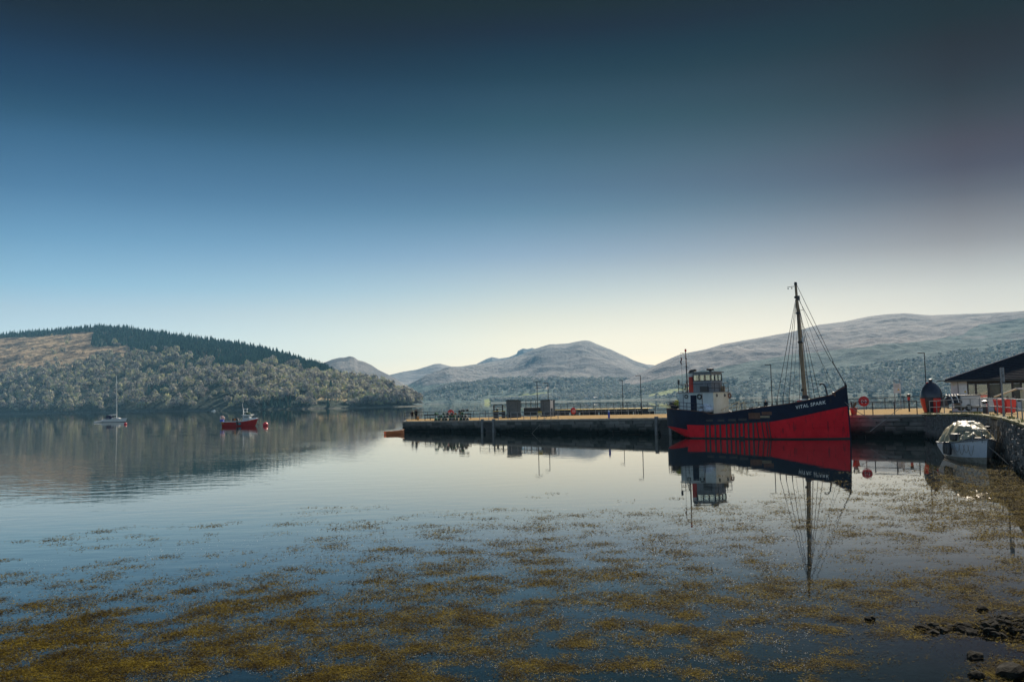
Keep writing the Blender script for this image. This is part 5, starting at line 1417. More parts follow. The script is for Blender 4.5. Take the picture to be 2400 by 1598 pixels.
MB().box((1.6, 0, 2.52), (2.2, 1.8, .12)).build('wheelhouse_roof', M_gel, o)
for s in (-1, 1): MB().box((1.55, s * .80, 2.05), (1.0, .03, .42)).build('side_window', mat('dim_glass', (.22, .27, .28), rough=.1), o)
MB().add([(2.15, -.6, 1.7), (2.15, .6, 1.7), (2.42, .6, 2.36), (2.42, -.6, 2.36), (2.19, -.6, 1.7), (2.19, .6, 1.7), (2.46, .6, 2.36), (2.46, -.6, 2.36)], [(0, 1, 2, 3), (7, 6, 5, 4), (0, 4, 5, 1), (2, 6, 7, 3)]).build('windscreen', mat('dim_glass', (.22, .27, .28)), o)
MB().tube([(.6, 0, 2.5), (.5, 0, 3.9), (.32, 0, 5.2)], .06, 6, .03).build('aerial_mast', M_gel, o)
for z, w in ((3.2, .95), (3.9, 1.1)): MB().box((1.0, 0, z), (w, .7, .10)).build('radar_shelf', M_gel, o)
for x in (.65, 1.45): MB().box((x, 0, 3.2), (.07, .07, 1.4)).build('gantry_leg', M_gel, o)
b = blob(MB(), .55, .5, .30, 1.1, 2, .5); b.build('net_bundle', M_net[0], o).location = (1.7, 0, 2.8)
MB().box((-1.4, .3, 1.45), (1.5, .8, .75)).build('engine_box', M_black, o)
MB().lathe([(0, 0), (.2, 0), (.2, .2), (0, .2)], (-1.4, -.12, 1.5), 10, m=Xr).build('orange_drum', M_net[2], o)
for x, t in ((.0, .5), (-.1, -.5), (.55, .2)): MB().tube([(x, -.6, 1.0), (x + t, -.6, 1.8)], .06, 6).build('pot_hauler', M_yellow if t > 0 else M_rail, o)
ring((.45, -.7, 1.45), .26, .05, Xr, M_gel, 'hauler_ring', o)
MB().tube([(-4.0, -.6, .9), (-4.6, -.6, 1.3), (-4.75, -.6, 2.3)], .06, 6).build('stern_gantry', M_gel, o)
for dx, dz, q in ((-4.35, 2.1, 0), (-4.6, 1.95, 1), (-4.2, 1.85, 2)): ring((dx, -.5 + .15 * q, dz), .3, .11, Xr, mat('pink_float', (.62, .40, .36), (.7, .5, .45), scale=4), 'float_ring', o)
MB().box((-4.35, -.5, 1.35), (.8, .5, .5)).build('blue_tub', mat('blue_tub', (.03, .07, .40), (.04, .1, .5)), o)
blob(MB(), .34, .3, .30, .3, 2, .1).build('orange_float', M_net[2], o).location = (-3.9, -1.2, .75)
MB().tube([(-.3, -1.43, 1.1), (-.3, -1.47, .3)], .22, 8).build('tyre_fender', M_black, o)
MB().box((.3, -1.42, .55), (.55, .1, .5)).build('hull_patch', mat('teal_patch', (.03, .16, .18)), o)
blob(MB(), .12, .12, .12, .2, 1, 0).build('bow_float', M_net[2], o).location = (4.35, -.2, .35)
# --- little far boat and a dinghy by the pier end
fp = P(501, 962.5, 900)
o = thing('far_boat', 'tiny pale boat moored far off under the left wood', 'boat', (fp[0], fp[1], 0), .1)
simple_hull(4.6, 1.8, .7, M_gel, M_gel, o).build('deck', M_white, o)
MB().box((.3, 0, 1.05), (1.6, 1.2, .7), taper=.85).build('cabin', M_gel, o)
dp = P(925, 1018, 128)
o = thing('rowing_boat', 'small orange wooden rowing boat tied beside the end of the pier', 'rowing boat', (dp[0], dp[1], 0), .55)
M_or = mat('orange_wood', (.70, .17, .04), (.80, .26, .08), rough=.5, scale=4, stretch=(1, 8, 8)); M_or2 = mat('orange_wood_inside', (.55, .22, .07), (.66, .3, .1), rough=.6, scale=4)
Ld = 3.0
def dr(v0, off):
    rows = []
    for v in np.linspace(v0, 1, 4):
        nr, fr_ = [], []
        for u in np.linspace(0, 1, 12):
            b = (.62 - off) * (1 - max(0, (u - .5) / .5) ** 2) * (.75 + .25 * min(1, u / .4)) * (.6 + .4 * v ** .6); z = -.12 + off + (.52 + .28 * max(0, u - .3) ** 1.6 - off * .6) * v
            nr.append((Ld * u - Ld / 2, -b, z)); fr_.append((Ld * u - Ld / 2, b, z))
        rows.append(nr + fr_[::-1] + [nr[0]])
    return MB().grid(rows)
dr(0, 0).build('hull', M_or, o); dr(0, .05).build('lining', M_or2, o)
MB().box((0, 0, -.02), (2.5, .7, .03)).build('bottom_boards', M_or2, o)
for x in (-1.2, -.3, .6): MB().box((x, 0, .24), (.25, 1.05, .035)).build('thwart', M_or2, o)
MB().tube([(-1.5, -.46, .4), (0, -.62, .42), (1.0, -.4, .52), (1.5, 0, .68)], .03, 5).build('gunwale', M_or2, o)
MB().tube([(-1.5, .46, .4), (0, .62, .42), (1.0, .4, .52), (1.5, 0, .68)], .03, 5).build('gunwale', M_or2, o)
# wake lines beyond the pier end
# --- motor boat under a tarpaulin by the sea wall, bow towards us
tb = thing('covered_boat', 'white motor boat under a shiny crumpled tarpaulin beside the sea wall', 'boat', (29.45, 57.2, 0), 2.92)
def hy(u): return 1.30 * (1 - max(0, (u - .42) / .58) ** 2.4)
def dz_(u): return 1.02 + .50 * u ** 2
def bsheet(v0, v1, n=5):
    rows = []
    for v in np.linspace(v0, v1, n):
        a, b = [], []
        for u in np.linspace(0, 1, 20):
            yy = -3.2 + 6.5 * u + .55 * u ** 4 * (v - .5); w = hy(u) * (.42 + .58 * min(1, v * 1.15) ** .75); z = -.35 + (dz_(u) + .35) * v
            a.append((-w, yy, z)); b.append((w, yy, z))
        rows.append(a + b[::-1] + [a[0]])
    return MB().grid(rows)
M_bhull = mat('boat_hull_white', (.50, .56, .64), (.66, .70, .74), rough=.35, scale=1.2)
bsheet(.1, .40).build('lower_hull', mat('stained_waterline', (.16, .15, .12), (.3, .28, .24), scale=3), tb, smooth=True)
bsheet(.40, 1).build('hull', M_bhull, tb, smooth=True)
us = np.linspace(0, 1, 16)
pts = [(hy(u) + .02, -3.2 + 6.5 * u + .27 * u ** 4, dz_(u)) for u in us]
for s in (-1, 1): MB().tube([(s * x, y, z) for x, y, z in pts], .055, 6).build('rubbing_band', M_rail, tb)
MB().grid([[(-hy(u), -3.2 + 6.5 * u + .25 * u ** 4, dz_(u) - .02), (0, -3.2 + 6.5 * u + .25 * u ** 4, dz_(u) + .05), (hy(u), -3.2 + 6.5 * u + .25 * u ** 4, dz_(u) - .02)] for u in us]).build('deck', mat('cream_deck', (.50, .45, .34), (.62, .57, .44), rough=.7), tb)
MB().box((.15, 2.2, 1.45), (.35, .3, .22)).build('vent_box', M_black, tb)
MB().lathe([(.06, 0), (.09, .1), (.06, .28), (0, .3)], (0, 2.9, 1.45), 8).build('bitt', M_black, tb)
# tarpaulin: a sheet stretched over the cabin and cockpit, full of folds
rows = []; NU, NV = 52, 46
for i in range(NU):
    u = i / (NU - 1); yy = -3.0 + 4.7 * u; r = []
    ridge = 1.75 + .78 * math.sin(math.pi * min(1, .12 + u * .72)) ** .8 - .55 * max(0, (u - .62) / .38) ** 1.3
    wdt = 1.32 * (1 - .18 * max(0, (u - .6) / .4) ** 2)
    for j in range(NV):
        v = -1 + 2 * j / (NV - 1); x = v * wdt
        z = 1.05 + .25 * u + (ridge - 1.05 - .25 * u) * (1 - abs(v) ** 3.2)
        k1 = abs(fbm(x * .9 + yy * 1.1, yy * .8 - x * 1.2, 3, 41) - .5); k2 = abs(fbm(x * 2.4 - yy, yy * 2.0 + x * .7, 3, 47) - .5)
        f = -.75 * max(0, .14 - k1) - .35 * max(0, .10 - k2) + (fbm(x * 5, yy * 5, 3, 43) - .5) * .10
        r.append((x + .04 * math.sin(yy * 5), yy, z + f * min(1, (1 - abs(v)) * 4 + .25)))
    rows.append(r)
MB().grid(rows).build('tarpaulin', mat('silver_tarpaulin', (.22, .19, .11), (.46, .40, .25), rough=.5, scale=1.6, bump=.5, bscale=7, lo=.38, hi=.62, spec=.2), tb, smooth=True)
# pulpit rail round the bow
MB().tube([(1.12, 1.5, 1.25), (1.1, 1.55, 1.95), (.62, 2.9, 2.05), (0, 3.75, 2.10), (-.62, 2.9, 2.05), (-1.1, 1.55, 1.95), (-1.12, 1.5, 1.25)], .03, 6).build('guard_rail', M_galv, tb)
for x, y in ((.95, 2.0), (.62, 2.85), (.25, 3.4), (-.25, 3.4), (-.62, 2.85), (-.95, 2.0)): MB().tube([(x, y, 1.3), (x, y, 2.03)], .024, 5).build('stanchion', M_galv, tb)
for y in (-.5, .15, .6):
    MB().lathe([(0, -.42), (.13, -.35), (.15, 0), (.11, .33), (.03, .42)], (1.44, y, .78), 10).build('fender', M_black, tb, smooth=True)
MB().box((1.1, .9, 1.55), (.5, .7, .42), rz=.3).build('black_cover', M_black, tb, bevel=.06)
MB().box((-1.05, -.2, 2.0), (.3, .3, .3), rz=.3).build('lamp_box', M_black, tb)
for k in range(4):
    pts = [(1.3 - .12 * k - .2 * t, 1.2 + .55 * k + .6 * t, 1.15 - .5 * math.sin(math.pi * t) * (1 + .3 * (k % 2))) for t in np.linspace(0, 1, 9)]
    MB().tube(pts, .016, 4).build('hanging_rope', M_rope, tb)
prop(MB().tube([Vector((28.7, 54.2, 1.3)), Vector((29.2, 53.4, .5)), Vector((29.6, 52.8, -.2))], .025, 5).build('mooring_rope', M_rope), 'pale rope hanging from the covered boat bow into the water', 'rope')

# ================================================================ things on the quay
# big buoy
bD = 90.0
bp0 = at_depth(2182, bD)
o = thing('navigation_buoy', 'big upright black and red navigation buoy standing on the quay', 'buoy', bp0, 0)
BH = z_of(2182, 893, bD) - bp0.z
R_ = 49 / 2 / 2065 * bD
prof = [(R_ * .68, 0), (R_ * .78, BH * .10), (R_ * .90, BH * .24), (R_ * .985, BH * .40), (R_, BH * .47)]
prof2 = [(R_, BH * .47), (R_ * .985, BH * .56), (R_ * .90, BH * .68), (R_ * .74, BH * .80), (R_ * .50, BH * .90), (R_ * .22, BH * .965), (.10, BH * .985)]
M_bblk = mat('buoy_black', (.006, .007, .016), (.016, .018, .035), rough=.28, scale=2); M_bred = mat('buoy_red', (.42, .008, .012), (.5, .015, .012), rough=.35, scale=3)
a0 = -math.pi / 2
for k in range(8):
    aa = a0 + .12 + (k - .5) * math.pi / 4
    red = k in (0, 3, 6)
    MB().lathe(prof, n=6, a0=aa, a1=aa + math.pi / 4).build('lower_panel', M_bred if red else M_bblk, o, smooth=True)
MB().lathe(prof2, n=32).build('upper_body', M_bblk, o, smooth=True)
MB().lathe([(R_ * 1.01, -.05), (R_ * 1.025, 0), (R_ * 1.01, .05)], (0, 0, BH * .47), 32).build('girth_band', M_bblk, o)
MB().lathe([(.10, 0), (.17, .04), (.17, .16), (.2, .18), (.2, .27), (0, .30)], (0, 0, BH * .975), 10).build('top_knob', M_black, o)
MB().tube([(-.45, 0, BH * .905), (-.42, 0, BH * .95), (-.25, 0, BH * .965)], .05, 6).build('lifting_eye', M_bred, o)
MB().lathe([(0, -.02), (R_ * .7, -.02), (R_ * .7, .02), (0, .02)], (0, 0, .0), 20).build('base', M_black, o)
# plant pot, sign on posts, red post
def qpt(px, D, dz=0): return at_depth(px, D, dz)
pq = sw(72.1, .75); o = thing('flower_pot', 'red flower pot with a spiky plant beside the ship bow', 'plant pot', pq)
MB().lathe([(0, 0), (.26, 0), (.36, .62), (.40, .64), (.40, .74), (.33, .74), (.32, .66), (0, .66)], n=14).build('pot', mat('terracotta_red', (.32, .04, .02), (.42, .07, .04), scale=4), o, smooth=True)
for k in range(16):
    an = k * 2.4; ln_ = .5 + .35 * ((k * 37) % 10) / 10; ox, oy = math.cos(an), math.sin(an)
    MB().add([(ox * .05 - oy * .03, oy * .05 + ox * .03, .66), (ox * .05 + oy * .03, oy * .05 - ox * .03, .66), (ox * .22 + oy * .012, oy * .22 - ox * .012, .66 + ln_ * .8), (ox * .34, oy * .34, .66 + ln_ * .95), (ox * .22 - oy * .012, oy * .22 + ox * .012, .66 + ln_ * .8)], [(0, 1, 2, 3, 4)]).build('leaf', mat('brown_green_leaf', (.10, .09, .03), (.2, .16, .06), scale=8), o)
sg = qpt(2103, 118); o = thing('notice_sign', 'pale notice board on two posts with a yellow warning triangle on the far quay edge', 'sign', sg)
z0, z1 = z_of(2103, 921, 118) - sg.z, z_of(2103, 898.5, 118) - sg.z
for x in (-.34, .42): MB().tube([(x, .06, 0), (x, .06, z1 + .55)], .05, 6).build('post', M_rail, o)
MB().box((0, 0, (z0 + z1) / 2), (.98, .04, z1 - z0)).build('panel', mat('pale_sign', (.50, .50, .52), (.58, .57, .58)), o)
MB().lathe([(0, .03), (.19, .03)], (.15, 0, z0 + .45), 3, a0=math.pi / 2, a1=math.pi / 2 + 2 * math.pi, m=Xr).build('warning_triangle', M_yellow, o)
for k in range(3): MB().box((-.05, -.024, z1 - .18 - .16 * k), (.62, .006, .05)).build('text_line', M_rail, o)
rp = qpt(2129, 100); o = thing('red_post', 'slim dark red post with a black head beside the railing', 'post', rp)
hp = z_of(2127, 922, 100) - rp.z
MB().tube([(0, 0, 0), (0, 0, hp * .62)], .09, 8).build('shaft', M_rail_d, o); MB().tube([(0, 0, hp * .62), (0, 0, hp * .8)], .15, 8).build('red_band', M_red, o); MB().lathe([(.16, hp * .8), (.2, hp * .84), (.2, hp * .95), (0, hp)], n=10).build('head', M_black, o)

# --- building
o = thing('pier_building', 'low white building with a dark slate hipped roof and dark framed windows behind the quay', 'building', (45.6, 92.0, 2.3), -.46)
EV = 3.3; BWID = 30.0
def bx_(a, b, m, nm): return MB().box([(p + q) / 2 for p, q in zip(a, b)], [abs(q - p) for p, q in zip(a, b)]).build(nm, m, o)
M_render = mat('white_render', (.48, .47, .47), (.60, .58, .57), rough=.85, scale=2, bump=.15)
M_frame = mat('dark_frame', (.03, .018, .016), (.05, .03, .025), rough=.6)
def xw(px):                              # place along the facade seen in a photo column
    k = P(px, horizon(px), 1.0)[0]
    return (k * 92.0 - 45.6) / (math.cos(.46) + k * math.sin(.46))
bx_((0, 0, 0), (xw(2267), .3, EV), M_render, 'wall')
bx_((0, .3, 0), (.3, 12, EV), M_render, 'side_wall')
bx_((xw(2267), .05, 0), (BWID, .3, .95), M_render, 'plinth_wall')
bx_((xw(2267), .12, EV - .35), (BWID, .3, EV), M_frame, 'lintel')
bx_((xw(2267), 3.0, 0), (BWID, 3.2, EV), mat('dim_interior', (.05, .045, .04), (.07, .06, .05)), 'inner_wall')
M_dark = mat('dark_glass', (.02, .025, .03), (.035, .045, .04), rough=.08)
edges = [2267, 2271, 2286, 2289, 2314, 2321, 2345, 2351, 2372, 2378, 2392, 2398]
win = [(2270.5, 2285), (2290, 2314), (2320, 2344), (2350, 2371), (2376, 2391), (2396, 2420), (2426, 2450)]
last = 2267
for k, (a, b) in enumerate(win):
    bx_((xw(last), .02, .95), (xw(a), .26, EV - .35), M_frame, 'mullion')
    f = bx_((xw(a), .14, .96 if k else .1), (xw(b), .17, EV - .55), [M_glass, M_glass, M_dark, M_glass, M_dark, M_glass, M_dark][k], 'window')
    MB().box(((xw(a) + xw(b)) / 2, .10, EV - .50), (xw(b) - xw(a), .10, .10)).build('sill', M_rail, f)
    if k in (1, 3): MB().box(((xw(a) + xw(b)) / 2, .6, 1.7), (xw(b) - xw(a) - .1, .05, 1.3)).build('reflection_sheet', mat('green_tan_reflection', (.16, .17, .11), (.25, .22, .15), scale=2), f)  # green and tan reflection in the window, painted on a sheet behind the glass
    last = b
bx_((xw(last), .02, .95), (BWID, .26, EV - .35), M_frame, 'mullion')
nb_ = bx_((.75, -.04, 1.45), (1.5, -.012, 2.75), M_white, 'notice_panel')
MB().lathe([(0, .0), (.15, .0)], (1.32, -.05, 2.05), 3, a0=math.pi / 2, a1=math.pi / 2 + 2 * math.pi, m=Xr).build('warning_triangle', M_yellow, nb_)
bx_((.66, -.06, 1.9), (.70, -.01, 3.1), M_frame, 'pipe')
MB().lathe([(0, 0), (.13, 0), (.13, .1), (0, .12)], (.32, -.01, 2.85), 10, m=Xr).build('wall_lamp', mat('lamp_cream', (.5, .48, .38)), o)
# roof: stepped slate courses on the front slope and the left hip
M_slate = mat('slate_roof', (.008, .009, .016), (.02, .021, .032), rough=.9, scale=5, bump=.3, spec=.15)
RX, RY, RZ = 9.6, 5.2, EV + 3.5
e0_, e1_ = Vector((-.45, -.5, EV)), Vector((BWID, -.5, EV)); r0_, r1_ = Vector((RX, RY, RZ)), Vector((BWID, RY, RZ)); h0_ = Vector((-.45, 10.5, EV))
NC = 20
for k in range(NC):
    a, b = k / NC, (k + 1) / NC + .012
    for (p0, p1, q0, q1, up, nm) in ((e0_, e1_, r0_, r1_, Vector((0, -.45, .9)), 'slate_course'), (h0_, e0_, r0_, r0_, Vector((-.3, 0, .95)), 'hip_course')):
        A, B = p0.lerp(q0, a), p1.lerp(q1, a); Cc, D_ = p0.lerp(q0, b), p1.lerp(q1, b); u1 = up * .05; u2 = up * .012
        MB().add([A + u1, B + u1, D_ + u2, Cc + u2, A, B], [(0, 1, 2, 3), (4, 5, 1, 0)]).build(nm, M_slate, o)
MB().bar(e0_ + Vector((0, 0, .06)), r0_ + Vector((0, 0, .08)), .26, .10).build('hip_ridge', mat('ridge_tile', (.02, .025, .05), (.035, .04, .07), rough=.95, spec=.1), o)
MB().box((BWID / 2 - .3, -.52, EV - .10), (BWID + .6, .12, .18)).build('gutter', M_black, o)
MB().box((-.8, -.3, EV - .06), (.9, .5, .10)).build('gutter_end', M_black, o)
MB().box((BWID / 2, .0, EV + .02), (BWID + .6, .9, .05)).build('soffit', M_black, o)
MB().box((-.2, 6, EV - .08), (.5, 12.5, .14)).build('fascia', M_black, o)

# --- covered trailer
tq = P(2262, 966, 80); tz = 2.62
o = thing('covered_trailer', 'pale grey boxed trailer with a rounded black ribbed hood on the quay', 'trailer', (tq[0], tq[1] + .6, tz), .0)
b = MB()
for i in range(5):
    x = -1.35 + .26 * i; r = .82 - .05 * abs(i - 2)
    rib = MB().tube([(x, -.75 + 1.5 * t, .35 + 1.15 * math.sin(math.pi * (.06 + .88 * t)) ** .6) for t in np.linspace(0, 1, 13)], .05, 5)
    rib.build('hood_rib_and_highlight', M_white if i in (1, 3) else M_black, o)  # white ribs are painted highlights on the black hood
MB().grid([[(-1.5 + .3 * i, -.72 + 1.44 * t, .32 + (1.10 - (.35 if i == 0 else 0)) * math.sin(math.pi * (.06 + .88 * t)) ** .6) for t in np.linspace(0, 1, 13)] for i in range(5)]).build('hood', M_black, o, smooth=True)
MB().grid([[(-1.5, -.72 + 1.44 * t, .32 + .75 * s * math.sin(math.pi * (.06 + .88 * t)) ** .6) for t in np.linspace(0, 1, 13)] for s in (0, 1)]).build('hood_front', M_black, o)
MB().box((.55, 0, .88), (1.75, 1.5, 1.05)).build('body', mat('pale_grey_panel', (.40, .43, .45), (.52, .54, .55), scale=2), o, bevel=.05)
MB().box((.55, 0, 1.44), (1.85, 1.6, .06)).build('lid', M_black, o)
MB().box((.3, 0, .3), (2.6, 1.2, .1)).build('chassis', M_black, o)
for y in (-.7, .7):
    wl = MB().lathe([(.0, -.09), (.22, -.09), (.32, -.06), (.32, .06), (.22, .09), (0, .09)], (.3, y, .32), 14, m=Xr).build('wheel', M_black, o)
    MB().lathe([(0, .095), (.15, .095)], (.3, y, .32), 10, m=Xr).build('hub', M_rail, wl)
# --- bins, black bollard
def bin_(px, D, label, rz):
    q = P(px, 960, D); o = thing('wheelie_bin', label, 'bin', (q[0], q[1], 2.70), rz, 'red wheelie bins')
    M_bin = mat('bin_red', (.85, .05, .04), (.9, .08, .06), rough=.5, scale=3)
    MB().add([(-.26, -.26, .08), (.26, -.26, .08), (.26, .30, .08), (-.26, .30, .08), (-.36, -.36, 1.0), (.36, -.36, 1.0), (.36, .36, 1.0), (-.36, .36, 1.0)], [(3, 2, 1, 0), (4, 5, 6, 7), (0, 1, 5, 4), (1, 2, 6, 5), (2, 3, 7, 6), (3, 0, 4, 7)]).build('body', M_bin, o)
    MB().box((0, -.01, 1.04), (.80, .80, .07)).build('lid', M_bin, o, bevel=.02)
    MB().tube([(-.3, .43, 1.0), (.3, .43, 1.0)], .025, 6).build('handle', M_bin, o)
    for x in (-.25, .25): MB().lathe([(0, -.04), (.12, -.04), (.12, .04), (0, .04)], (x, .3, .12), 12, m=Yr).build('wheel', M_black, o)
    return o
bin_(2347, 66.5, 'left red wheelie bin behind the sea wall railing', .2)
bin_(2367, 66.0, 'right red wheelie bin behind the sea wall railing', -.15)
kq = P(2310, 960, 67.5); o = thing('black_bollard', 'squat black bollard with white bands behind the railing', 'bollard', (kq[0], kq[1], 2.7))
MB().lathe([(.20, 0), (.20, .82), (.26, .86), (.26, .95), (0, 1.02)], n=14).build('body', M_black, o, smooth=True)
for z in (.52, .66): MB().lathe([(.203, z), (.206, z + .02), (.206, z + .06), (.203, z + .08)], n=14).build('white_band', M_white, o)
# --- sign seen edge on, barrier arm
sq_ = WALL[2].lerp(WALL[3], .35); q = P(2352, 976, 56.5)
o = thing('road_sign', 'tall grey sign post with two plates seen from behind at the sea wall', 'sign', (q[0], q[1], 2.72))
hz_ = z_of(2347, 861, 56.5) - 2.72
MB().tube([(0, 0, 0), (0, 0, hz_)], .055, 8).build('post', M_galv, o)
MB().box((.05, -.03, hz_ - .25), (.27, .03, .50), rz=-.9).build('plate', M_galv, o); MB().box((.06, -.03, hz_ - .73), (.27, .03, .42), rz=-.9).build('plate', M_galv, o)
for z in (hz_ - .1, hz_ - .42, hz_ - .62, hz_ - .88): MB().lathe([(.06, -.02), (.075, 0), (.06, .02)], (0, 0, z), 8).build('clamp', M_rail, o)
ka, kb = P(2330, 930, 72.0), P(2383, 911, 70.0)
o = thing('barrier', 'pale raised barrier pole sloping up to a white topped post', 'barrier', (kb[0], kb[1], 2.7))
kv = Vector(ka) - Vector((kb[0], kb[1], 2.7)); kt = Vector((0, 0, kb[2] - 2.7))
MB().tube([kv, kt], .05, 8, .07).build('pole', mat('pale_pole', (.60, .50, .36), (.68, .58, .42)), o)
MB().box((.55, 0, kt.z + .02), (1.15, .5, .14)).build('post_cap', M_white, o)
MB().box((.75, .1, kt.z / 2 - .05), (.62, .45, kt.z - .1)).build('post', mat('pale_green_post', (.30, .36, .30), (.42, .46, .38), scale=3), o)
# low wall panels behind the bins
for k, (a, b) in enumerate(((2290, 2330), (2333, 2360), (2362, 2380))):
    p0, p1 = P(a, 940, 84.0), P(b, 940, 84.0); lab = ['low pale panel fence section below the building windows at left', 'low grey panel fence section behind the red bins', 'low grey panel fence section beside the barrier post'][k]
    o = thing('panel_fence', lab, 'fence', ((p0[0] + p1[0]) / 2, 84.0, 2.5)); w = p1[0] - p0[0]
    MB().box((0, 0, .85), (w - .1, .06, .75)).build('panel', M_render if k == 0 else mat('grey_panel', (.16, .15, .14), (.22, .2, .19)), o)
    for x in (-w / 2, w / 2): MB().box((x, 0, .65), (.10, .10, 1.3)).build('post', M_frame, o)

# ================================================================ small white houses across the loch
hr_ = np.random.default_rng(8)
M_far_white = mat('far_white_wall', (.78, .77, .74)); M_far_roof = mat('far_roof', (.10, .10, .11))
for k, (px, w) in enumerate(((2036, 12), (2045, 8), (2054, 10), (2063, 14), (2072, 9), (1990, 9), (1395, 10), (1378, 12), (1360, 9), (1600, 9))):
    D = float(interp(px, [(1300, 1750), (1500, 1650), (2100, 1400)])); p_ = P(px, horizon(px), D)
    o = thing('white_house', ['white house at the left end of the row across the loch', 'small white house second from the left across the loch', 'white house in the middle of the row across the loch', 'long white house right of the middle of the row across the loch', 'white house at the right end of the row across the loch', 'lone white house just left of the row across the loch, behind the ship bow', 'rightmost white house under the central mountain', 'middle white house under the central mountain', 'leftmost white house under the central mountain', 'white house by the meadow left of the ship wheelhouse'][k], 'house', (p_[0], p_[1], .6 + 2.0 * hr_.random()), .3 * hr_.normal())
    MB().box((0, 0, 2.2), (w, 6, 4.4)).build('wall', M_far_white, o)
    MB().add([(-w / 2 - .3, -3.3, 4.4), (w / 2 + .3, -3.3, 4.4), (w / 2 + .3, 3.3, 4.4), (-w / 2 - .3, 3.3, 4.4), (-w / 2 - .3, 0, 6.8), (w / 2 + .3, 0, 6.8)], [(0, 1, 5, 4), (2, 3, 4, 5), (0, 4, 3), (1, 2, 5)]).build('roof', M_far_roof, o)
    for x in np.linspace(-w / 2 + 1.5, w / 2 - 1.5, 3): MB().box((x, -3.03, 2.4), (1.0, .05, 1.3)).build('window', M_black, o)

# ================================================================ seaweed, foam and stones in the foreground
WQ = np.random.default_rng(101)
N = 900000
py = 1085 + 520 * WQ.random(N) ** .9; px = -30 + 2460 * WQ.random(N)
dep = EYE * FPX / (py - horizon(px)); X = (px - 1200 + ROLL * 0) / FPX * dep; 
v3 = np.stack([(_f[k] + (px - 1200) / FPX * _r[k] - (py - 799) / FPX * _u[k]) for k in range(3)], -1)
tt = -EYE / v3[:, 2]; X = v3[:, 0] * tt; Y = v3[:, 1] * tt
f1 = fbm(X * 1.7, Y * 1.45, 5, 201, .66); f2 = fbm(X * 4.5, Y * 3.4, 3, 211); f3 = fbm(X * .10, Y * .16, 3, 221)
edge_y = interp(px, [(-30, 1345), (300, 1310), (600, 1280), (900, 1240), (1200, 1210), (1500, 1190), (1800, 1165), (2000, 1130), (2150, 1095), (2300, 1085), (2430, 1085)])
t_in = np.clip((py - edge_y) / 110, -.7, 1)
left = np.clip((1700 - px) / 1400, 0, 1)
base = .577 - .044 * np.clip(t_in, 0, 1) - .065 * left * np.clip((py - 1400) / 130, 0, 1)
right_mat = np.clip((px - 2110) / 100, 0, 1) * np.clip((1275 - py) / 60, 0, 1)
base = base - .13 * right_mat
low_right = np.clip((px - 1300) / 500, 0, 1) * np.clip((py - 1400) / 100, 0, 1)
base = base + .045 * low_right
dens = f1 * .60 + f2 * .26 + f3 * .14
inside = t_in > 0
wallx = np.interp(Y, [w_.y for w_ in WALL], [w_.x for w_ in WALL])
bz = bed_z(X, Y)
ok = (X < wallx - .05) & (bz < .13)
# tufts: each a knot of strands round a centre
core = np.where(ok & ((inside & (dens > base)) | ((t_in > -.7) & ~inside & (dens > base + .05 - .03 * t_in))))[0]
strayc = np.where(ok & inside & (dens > base - .05) & (dens <= base))[0]
NT = 9500
tc_ = np.concatenate([WQ.choice(core, min(NT, len(core)), replace=False), WQ.choice(strayc, min(900, len(strayc)), replace=False)])
rich = np.clip((dens[tc_] - base[tc_]) / .05, 0, 1)
cnt = (9 + 26 * rich * WQ.random(len(tc_)) + 6 * WQ.random(len(tc_))).astype(int)
rep = np.repeat(np.arange(len(tc_)), cnt)
spread = np.repeat((.0046 + .0055 * WQ.random(len(tc_))) * dep[tc_], cnt)
wx = X[tc_][rep] + WQ.normal(size=len(rep)) * spread * 1.25; wy = Y[tc_][rep] + WQ.normal(size=len(rep)) * spread * 1.1
lift = np.repeat(WQ.random(len(tc_)) ** 2 * .05, cnt) * WQ.random(len(rep))
md = wx < np.interp(wy, [w_.y for w_ in WALL], [w_.x for w_ in WALL]) - .02
wx, wy, lift = wx[md], wy[md], lift[md]
def leaf_quads(x, y, z, size, tilt, rng, aspect=(.25, .3)):
    n = len(x); a = rng.random(n) * 6.283; ln_ = size * (.5 + 1.0 * rng.random(n)); w = size * (aspect[0] + aspect[1] * rng.random(n))
    dx, dy = np.cos(a), np.sin(a); h = tilt * rng.random(n) * ln_
    c = np.stack([x, y, z], -1)
    A = np.stack([-dx * ln_ * .5 - dy * w * .3, -dy * ln_ * .5 + dx * w * .3, np.zeros(n)], -1); B = np.stack([dy * w * .5, -dx * w * .5, h * .5], -1)
    Cq = np.stack([dx * ln_ * .5, dy * ln_ * .5, h], -1); D_ = np.stack([-dy * w * .5, dx * w * .5, h * .6], -1)
    return np.stack([c + A, c + B, c + Cq, c + D_], 1).reshape(-1, 3)
